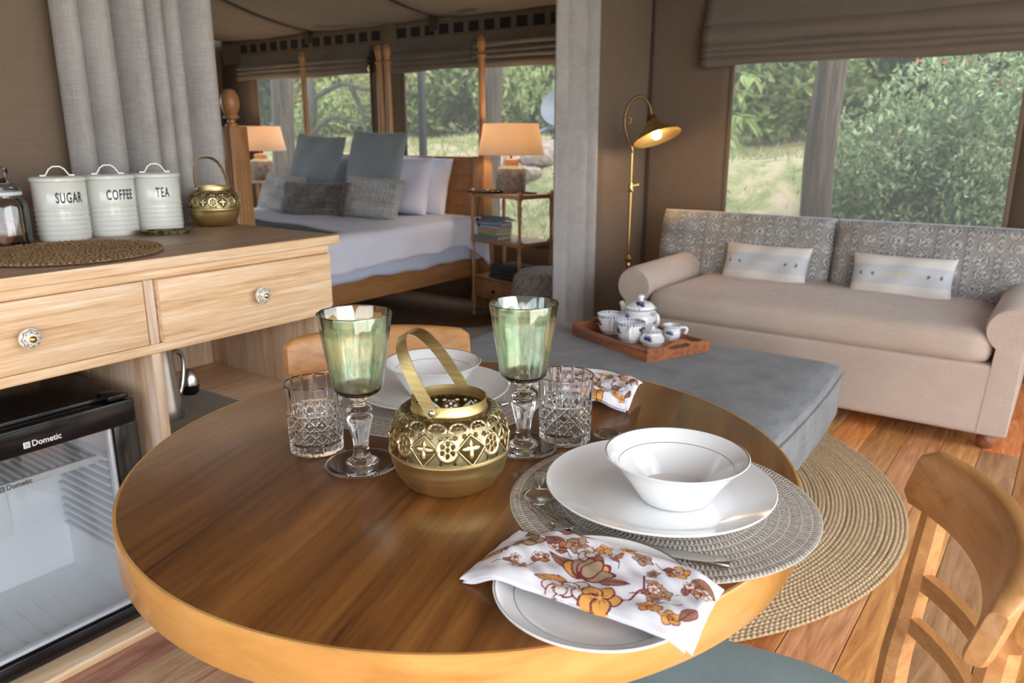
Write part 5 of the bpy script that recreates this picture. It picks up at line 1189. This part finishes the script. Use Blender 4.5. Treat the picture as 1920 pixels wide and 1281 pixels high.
# floral napkins: printed cloth
MAR, TAN, ORG, BRN = (.20, .025, .03), (.40, .29, .18), (.80, .40, .10), (.36, .20, .13)
def floral(U, V):
    """U along the napkin (0..0.25 m), V across (0..0.125 m)"""
    c = np.ones(U.shape + (3,)) * (.79, .785, .83)
    def petal(cx, cy, an, l, w, fill, vein=False, off=.5, lw=.14):
        x = (U - cx) * math.cos(an) + (V - cy) * math.sin(an) - l * off; y = -(U - cx) * math.sin(an) + (V - cy) * math.cos(an)
        d = np.sqrt((x / (l / 2)) ** 2 + (y / (w / 2 * (1.05 - .35 * x / l))) ** 2); ins = d < 1; c[ins] = fill
        if vein: c[ins & (np.mod(x - np.abs(y) * .9, .0034) < .0010)] = MAR; c[ins & (np.abs(y) < .0006)] = MAR
        c[(d < 1.0 + lw * .45) & (d > 1 - lw)] = MAR
    def leaf(cx, cy, an, l, w, fill=BRN):
        x = (U - cx) * math.cos(an) + (V - cy) * math.sin(an); y = -(U - cx) * math.sin(an) + (V - cy) * math.cos(an); t = np.clip(x / l, 0, 1)
        hw = w / 2 * np.sin(PI * t ** .8); ins = (np.abs(y) < hw) & (x > 0) & (x < l); c[ins] = fill; c[ins & (np.mod(x - np.abs(y) * 1.1, .0032) < .0010)] = MAR; c[(np.abs(np.abs(y) - hw) < .0006) & (x > 0) & (x < l)] = MAR; c[ins & (np.abs(y) < .0006)] = MAR
    def stem(pts, w=.0009):
        p = np.array(pts)
        for a, b in zip(p[:-1], p[1:]):
            d = b - a; t = np.clip(((U - a[0]) * d[0] + (V - a[1]) * d[1]) / (d @ d), 0, 1); c[np.hypot(U - a[0] - t * d[0], V - a[1] - t * d[1]) < w] = MAR
    def flower(cx, cy, r, n, fill, a0=0., core=True, rings=1):
        for k in range(n): petal(cx, cy, a0 + k * 2 * PI / n, r, r * 4.2 / n, fill)
        if core:
            for k in range(9):
                an = a0 + k * .7; stem([(cx, cy), (cx + r * .38 * math.cos(an), cy + r * .38 * math.sin(an))], .0005)
            c[np.hypot(U - cx, V - cy) < r * .12] = ORG
    # big blossom in the middle, its leaves and buds
    leaf(.118, .052, 2.75, .052, .016); leaf(.125, .060, 1.75, .034, .020); leaf(.138, .048, .1, .034, .014)
    for a, f in ((2.6, ORG), (2.15, TAN), (1.0, ORG), (.6, TAN), (1.75, TAN), (1.35, TAN)): petal(.122, .046, a, .034, .018, f)
    leaf(.112, .030, 3.6, .034, .020, ORG); flower(.128, .020, .020, 5, (.79, .76, .76), .4); flower(.153, .016, .023, 5, ORG, .2); flower(.108, .012, .015, 5, (.79, .74, .72), .8)
    # trailing sprays
    stem([(.02, .112), (.05, .100), (.085, .104), (.10, .108)]); stem([(.05, .100), (.062, .085)]); stem([(.175, .02), (.185, .055), (.178, .075), (.19, .092)], .0012); stem([(.20, .035), (.225, .05)])
    leaf(.05, .102, -.4, .034, .018); leaf(.062, .088, .2, .020, .012); leaf(.03, .108, 2.2, .026, .016); leaf(.058, .118, .5, .030, .022)
    flower(.036, .085, .019, 5, TAN, .3); flower(.09, .098, .015, 5, TAN, .1); flower(.108, .090, .014, 5, (.72, .66, .60), .6); flower(.122, .103, .010, 5, ORG, .9, False)
    for x, y, r in ((.192, .066, .009), (.204, .058, .010), (.198, .046, .009), (.183, .088, .007), (.20, .026, .013), (.222, .020, .012)): flower(x, y, r, 5, TAN if r < .012 else ORG, x * 9)
    flower(.205, .104, .014, 5, ORG, .5); leaf(.222, .100, -.5, .032, .022); stem([(.236, .07), (.225, .082), (.232, .095)]); flower(.238, .082, .010, 5, (.7, .62, .5), .2); leaf(.015, .07, -1.0, .028, .014); flower(.012, .042, .014, 4, ORG, .2); flower(.068, .060, .008, 4, TAN, 1.); leaf(.24, .05, -1.9, .03, .014)
    for x, y, an in ((.080, .020, 2.6), (.062, .034, 1.2), (.175, .040, .4), (.150, .075, 1.9), (.215, .062, .9), (.095, .075, 2.4), (.178, .112, -.6), (.028, .020, .5)):
        stem([(x, y), (x + .014 * math.cos(an), y + .014 * math.sin(an)), (x + .026 * math.cos(an + .4), y + .026 * math.sin(an + .4))], .0006)
        leaf(x + .012 * math.cos(an), y + .012 * math.sin(an), an + .9, .015, .008); leaf(x + .020 * math.cos(an + .2), y + .020 * math.sin(an + .2), an - .7, .013, .007, ORG); flower(x + .027 * math.cos(an + .4), y + .027 * math.sin(an + .4), .0065, 5, (.72, .64, .56), an)
    flower(.165, .108, .012, 5, TAN, 1.2); leaf(.075, .125, -.2, .03, .016); flower(.145, .118, .010, 5, ORG, .7)
    return c
def napkin(label, A, B, C_, D, hf, seed, base):
    """a folded cloth: A-D is its near long edge, B-C the far one; hf gives the height it lies at"""
    n, k = 300, 150; u = np.linspace(0, 1, n)[:, None]; v = np.linspace(0, 1, k)[None]
    A, B, C_, D = (np.array(p) for p in (A, B, C_, D)); XY = ((1 - u) * (1 - v))[..., None] * A + ((1 - u) * v)[..., None] * B + (u * v)[..., None] * C_ + (u * (1 - v))[..., None] * D
    Uc, Vc = u * .25 + 0 * v, v * .125 + 0 * u; cols = floral(Uc, Vc); r = np.random.default_rng(seed); ph = r.uniform(0, 6, 8)
    wr = .0016 * np.sin(u * 9 + v * 5 + ph[0]) + .0011 * np.sin(u * 23 - v * 11 + ph[1]) + .0008 * np.sin(v * 31 + u * 13 + ph[2]) + .0005 * np.sin(u * 57 + v * 29 + ph[3])
    e = np.minimum(np.minimum(u, 1 - u) * 2, np.minimum(v, 1 - v)); Z = hf(XY[..., 0], XY[..., 1]) + wr * np.minimum(1, e * 6 + .3) + .003 * np.minimum(1, e * 14) ** .5
    Z += .004 * np.exp(-((v - .12) / .10) ** 2) * np.sin(PI * np.clip(u, 0, 1)) ** .5
    XY = XY + (.0022 * np.sin(u * 19 + ph[4]) + .0012 * np.sin(u * 41 + ph[5]))[..., None] * (v - .5)[..., None] * np.array((.5, .5))
    P = np.concatenate([XY, Z[..., None]], -1) - np.array(base)
    t = thing('napkin', label, 'napkin', base, 0, 'folded floral napkins')
    o = grid('top_layer', P, M_print, t, cols=cols.reshape(-1, 3), angle=3); s = o.modifiers.new('t', 'SOLIDIFY'); s.thickness = .0012; s.offset = -1
    s_ = 6; Q = P[::s_, ::s_].copy(); cc = np.array(((A + C_) / 2)[:2]) - np.array(base)[:2]; Q[..., :2] = cc + (Q[..., :2] - cc) * .975; Q[..., 2] -= .0035
    o = grid('under_layer', Q, M_print, t, cols=cols[::s_, ::s_].reshape(-1, 3), angle=3); s = o.modifiers.new('t', 'SOLIDIFY'); s.thickness = .0014; s.offset = -1
    return t
def over_plate(cx, cy, R, zp):
    def f(x, y):
        d = np.hypot(x - cx, y - cy); t = np.clip((d - R) / .035, 0, 1); t = t * t * (3 - 2 * t)
        return zp + (TZ + .0065 - zp) * t
    return f
napkin('floral napkin in white, maroon and orange across the near side plate', (.522, .442), (.638, .452), (.655, .222), (.540, .205), over_plate(.576, .318, .095, TZ + .021), 4, (.585, .33, TZ + .005))
napkin('floral napkin folded on the side plate at the far edge of the table', (1.02, .660), (1.135, .738), (1.185, .575), (1.055, .535), over_plate(1.108, .650, .086, TZ + .020), 8, (1.10, .635, TZ + .005))
# glasses
def goblet(label, loc, rz):
    t = thing('goblet', label, 'goblet', loc, rz, 'green lustre goblets')
    def rib(R, T, Z): return R * (1 + .012 * np.cos(12 * T + .25 * np.sin(Z * 60))), Z
    lathe('cup', [(0, .1010), (.016, .1012), (.026, .104), (.0320, .110), (.0340, .118), (.0478, .2105), (.0473, .2118), (.0466, .2105), (.0326, .118), (.0305, .1115), (.024, .1065), (0, .1045)], M_green, t, 144, disp=rib, sub=3, angle=3)
    def bead(R, T, Z): return R * (1 + .010 * np.cos(72 * T) * (R > .0465)), Z
    lathe('foot', [(0, .0005), (.044, .0), (.0475, .0015), (.0490, .0035), (.0475, .0055), (.045, .0056), (.043, .0068), (.041, .0056), (.037, .0066), (.0355, .0058), (.031, .0069), (.0295, .0061), (.025, .0074), (.0235, .0066), (.019, .0086), (.0135, .0125), (.0108, .019), (.0100, .028), (0, .028)], M_glass, t, 288, disp=bead, angle=1.0)
    lathe('stem', [(0, .0275), (.0098, .0275), (.0110, .040), (.0165, .064), (.0172, .069), (.0150, .0725), (.0120, .0740), (.0120, .0755), (.0165, .0780), (.0170, .0810), (.0140, .0840), (.0090, .0855), (.0088, .0900), (.0125, .0940), (.0130, .0975), (.012, .1008), (0, .1008)], M_glass, t, 64, disp=lambda R, T, Z: (R * (1 + .03 * np.cos(8 * T) * (Z < .072)), Z), angle=.8)
    return t
goblet('tall green goblet nearer the limed cabinet, standing beside the brass lantern', (.668, .733, TZ), .3)
goblet('tall green goblet behind the brass lantern, beside the clear tumbler', (.846, .592, TZ), 1.4)
def tumbler(label, loc, rz):
    t = thing('tumbler', label, 'tumbler', loc, rz, 'cut glass tumblers')
    def cut(R, T, Z):
        outer = (R > .0365) & (Z > .001) & (Z < .0985)
        u = T * 14 / (2 * PI); w = (Z - .018) / .0176
        a = np.abs(np.mod(u + w, 1) - .5); b = np.abs(np.mod(u - w, 1) - .5); g = np.minimum(np.minimum(a, b), .5)
        dia = np.exp(-(np.minimum(.5 - a, .5 - b) / .07) ** 2) + .9 * np.exp(-((np.mod(u, 1) - .5) / .06) ** 2)
        dia = np.clip(dia, 0, 1); low = (Z > .018) & (Z < .058)
        d = np.where(low, -.0022 * dia, 0.)
        d = np.where(Z >= .058, -.0009 * np.exp(-((np.mod(u, 1) - .5) / .08) ** 2), d)
        dots = np.exp(-((np.mod(u, 1) - .0) ** 2 + 0) / .05) + np.exp(-((np.mod(u, 1) - 1.) ** 2) / .05)
        d = np.where(Z <= .018, -.0016 * np.clip(dots, 0, 1) * np.sin(np.clip((Z - .002) / .016, 0, 1) * PI), d)
        ring = np.exp(-((Z - .0585) / .0012) ** 2) + np.exp(-((Z - .018) / .0012) ** 2) + np.exp(-((Z - .038) / .0011) ** 2); d = d - .0014 * np.clip(ring, 0, 1)
        return np.where(outer, R + d, R), Z
    n = 66; out = [(0, .0008), (.034, .0), (.0368, .001)] + [(.0372 + .0032 * i / n, .0018 + .0962 * i / n) for i in range(n + 1)] + [(.0402, .0992), (.0395, .0998), (.0385, .0990), (.0362, .060), (.0340, .018), (.030, .0125), (0, .0115)]
    lathe('tumbler', out, M_glass, t, 280, disp=cut, angle=.5); return t
tumbler('cut glass tumbler beside the goblet nearer the limed cabinet', (.672, .828, TZ), .2)
tumbler('cut glass tumbler beside the goblet at the back of the near placemat', (.909, .562, TZ), .5)
# cutlery
def cutlery(name, label, p, q, z, kind, m=M_silver, group='cutlery on the table'):
    p = np.array(p); q = np.array(q); d = q - p; ln = np.linalg.norm(d); t = thing(name, label, kind, (p[0], p[1], z), math.atan2(d[1], d[0]), group)
    # handle end at the origin
    hl = ln * (.62 if kind != 'knife' else .45)
    xs = np.linspace(0, hl, 9); P = []
    for x in xs:
        s = x / hl; w = (.0085 - .0052 * s ** .7) if kind != 'knife' else (.0100 - .002 * s); h = .0022
        P.append([(x, w * math.cos(a), .0022 + .0045 * math.sin(PI * min(1, s * .9)) * (kind != 'knife') + h * .5 * math.sin(a)) for a in np.linspace(0, 2 * PI, 10, endpoint=False)])
    P = np.array(P); F = gridF(9, 10, False, True).tolist() + [list(range(10))[::-1], [80 + j for j in range(10)]]
    mk('handle', P.reshape(-1, 3), F, m, t, recalc=True, angle=.9)
    box('handle_tip', (.016, .0145, .0046), (.007, 0, .0028), m, t, bev=.0015)
    if kind == 'knife':
        V = np.array([[(hl - .003 + (ln - hl) * s, .0085 * y * (1 - .5 * max(0, s - .8) / .2) - .001 * s, .0026 + .0006 * zz) for y, zz in ((-1, -1), (1, -.3), (1, .3), (-1, 1))] for s in np.linspace(0, 1, 10)])
        mk('blade', V.reshape(-1, 3), gridF(10, 4, False, True).tolist() + [[0, 1, 2, 3], [36, 37, 38, 39]], m, t, recalc=True)
    elif kind == 'spoon':
        l2 = ln - hl; G = []
        for i in range(16):
            s = i / 15; w = .0032 * (1 - s) ** 3 + .0195 * math.sin(PI * min(1, max(0, s * .97 + .03)) ** .85) ** .75
            G.append([(hl - .002 + l2 * s, w * y, .0060 - .006 * math.sin(PI * s) ** .8 * (1 - y * y) + .003 * (1 - s) + .001) for y in np.linspace(-1, 1, 9)])
        o = grid('bowl', np.array(G), m, t, angle=3); s = o.modifiers.new('t', 'SOLIDIFY'); s.thickness = .0012
    else:
        l2 = ln - hl; G = [[(hl - .002 + l2 * .38 * s, (.003 + .0085 * s ** .6) * y, .0058 - .003 * math.sin(PI * s * .7) + .0008) for y in np.linspace(-1, 1, 7)] for s in np.linspace(0, 1, 8)]
        o = grid('fork_root', np.array(G), m, t, angle=3); s = o.modifiers.new('t', 'SOLIDIFY'); s.thickness = .0015
        for k in range(4):
            y = -.0095 + k * .00633; tube('tine', [(hl + l2 * .34, y, .0042), (hl + l2 * .7, y * 1.05, .0034), (ln, y * 1.02, .0062)], [.0013, .0012, .0007], m, t, k=6, smoothpts=3)
    return t
cutlery('spoon', 'steel spoon whose bowl rests on the near placemat beside the napkin', (.775, .515), (.693, .462), TZ + .0036, 'spoon')
cutlery('fork', 'steel fork with its tines showing between the napkin and the near dinner plate', (.640, .300), (.692, .468), TZ + .0036, 'fork')
cutlery('knife', 'steel knife with a capped handle below the near dinner plate', (.706, .236), (.662, .424), TZ + .0036, 'knife')
cutlery('dessert_spoon', 'steel dessert spoon tilted up behind the near white bowl', (.862, .445), (.957, .524), TZ + .0040, 'spoon')
cutlery('table_knife', 'steel knife at the edge of the placemat behind the lantern', (.972, .715), (.842, .757), TZ + .0036, 'knife')
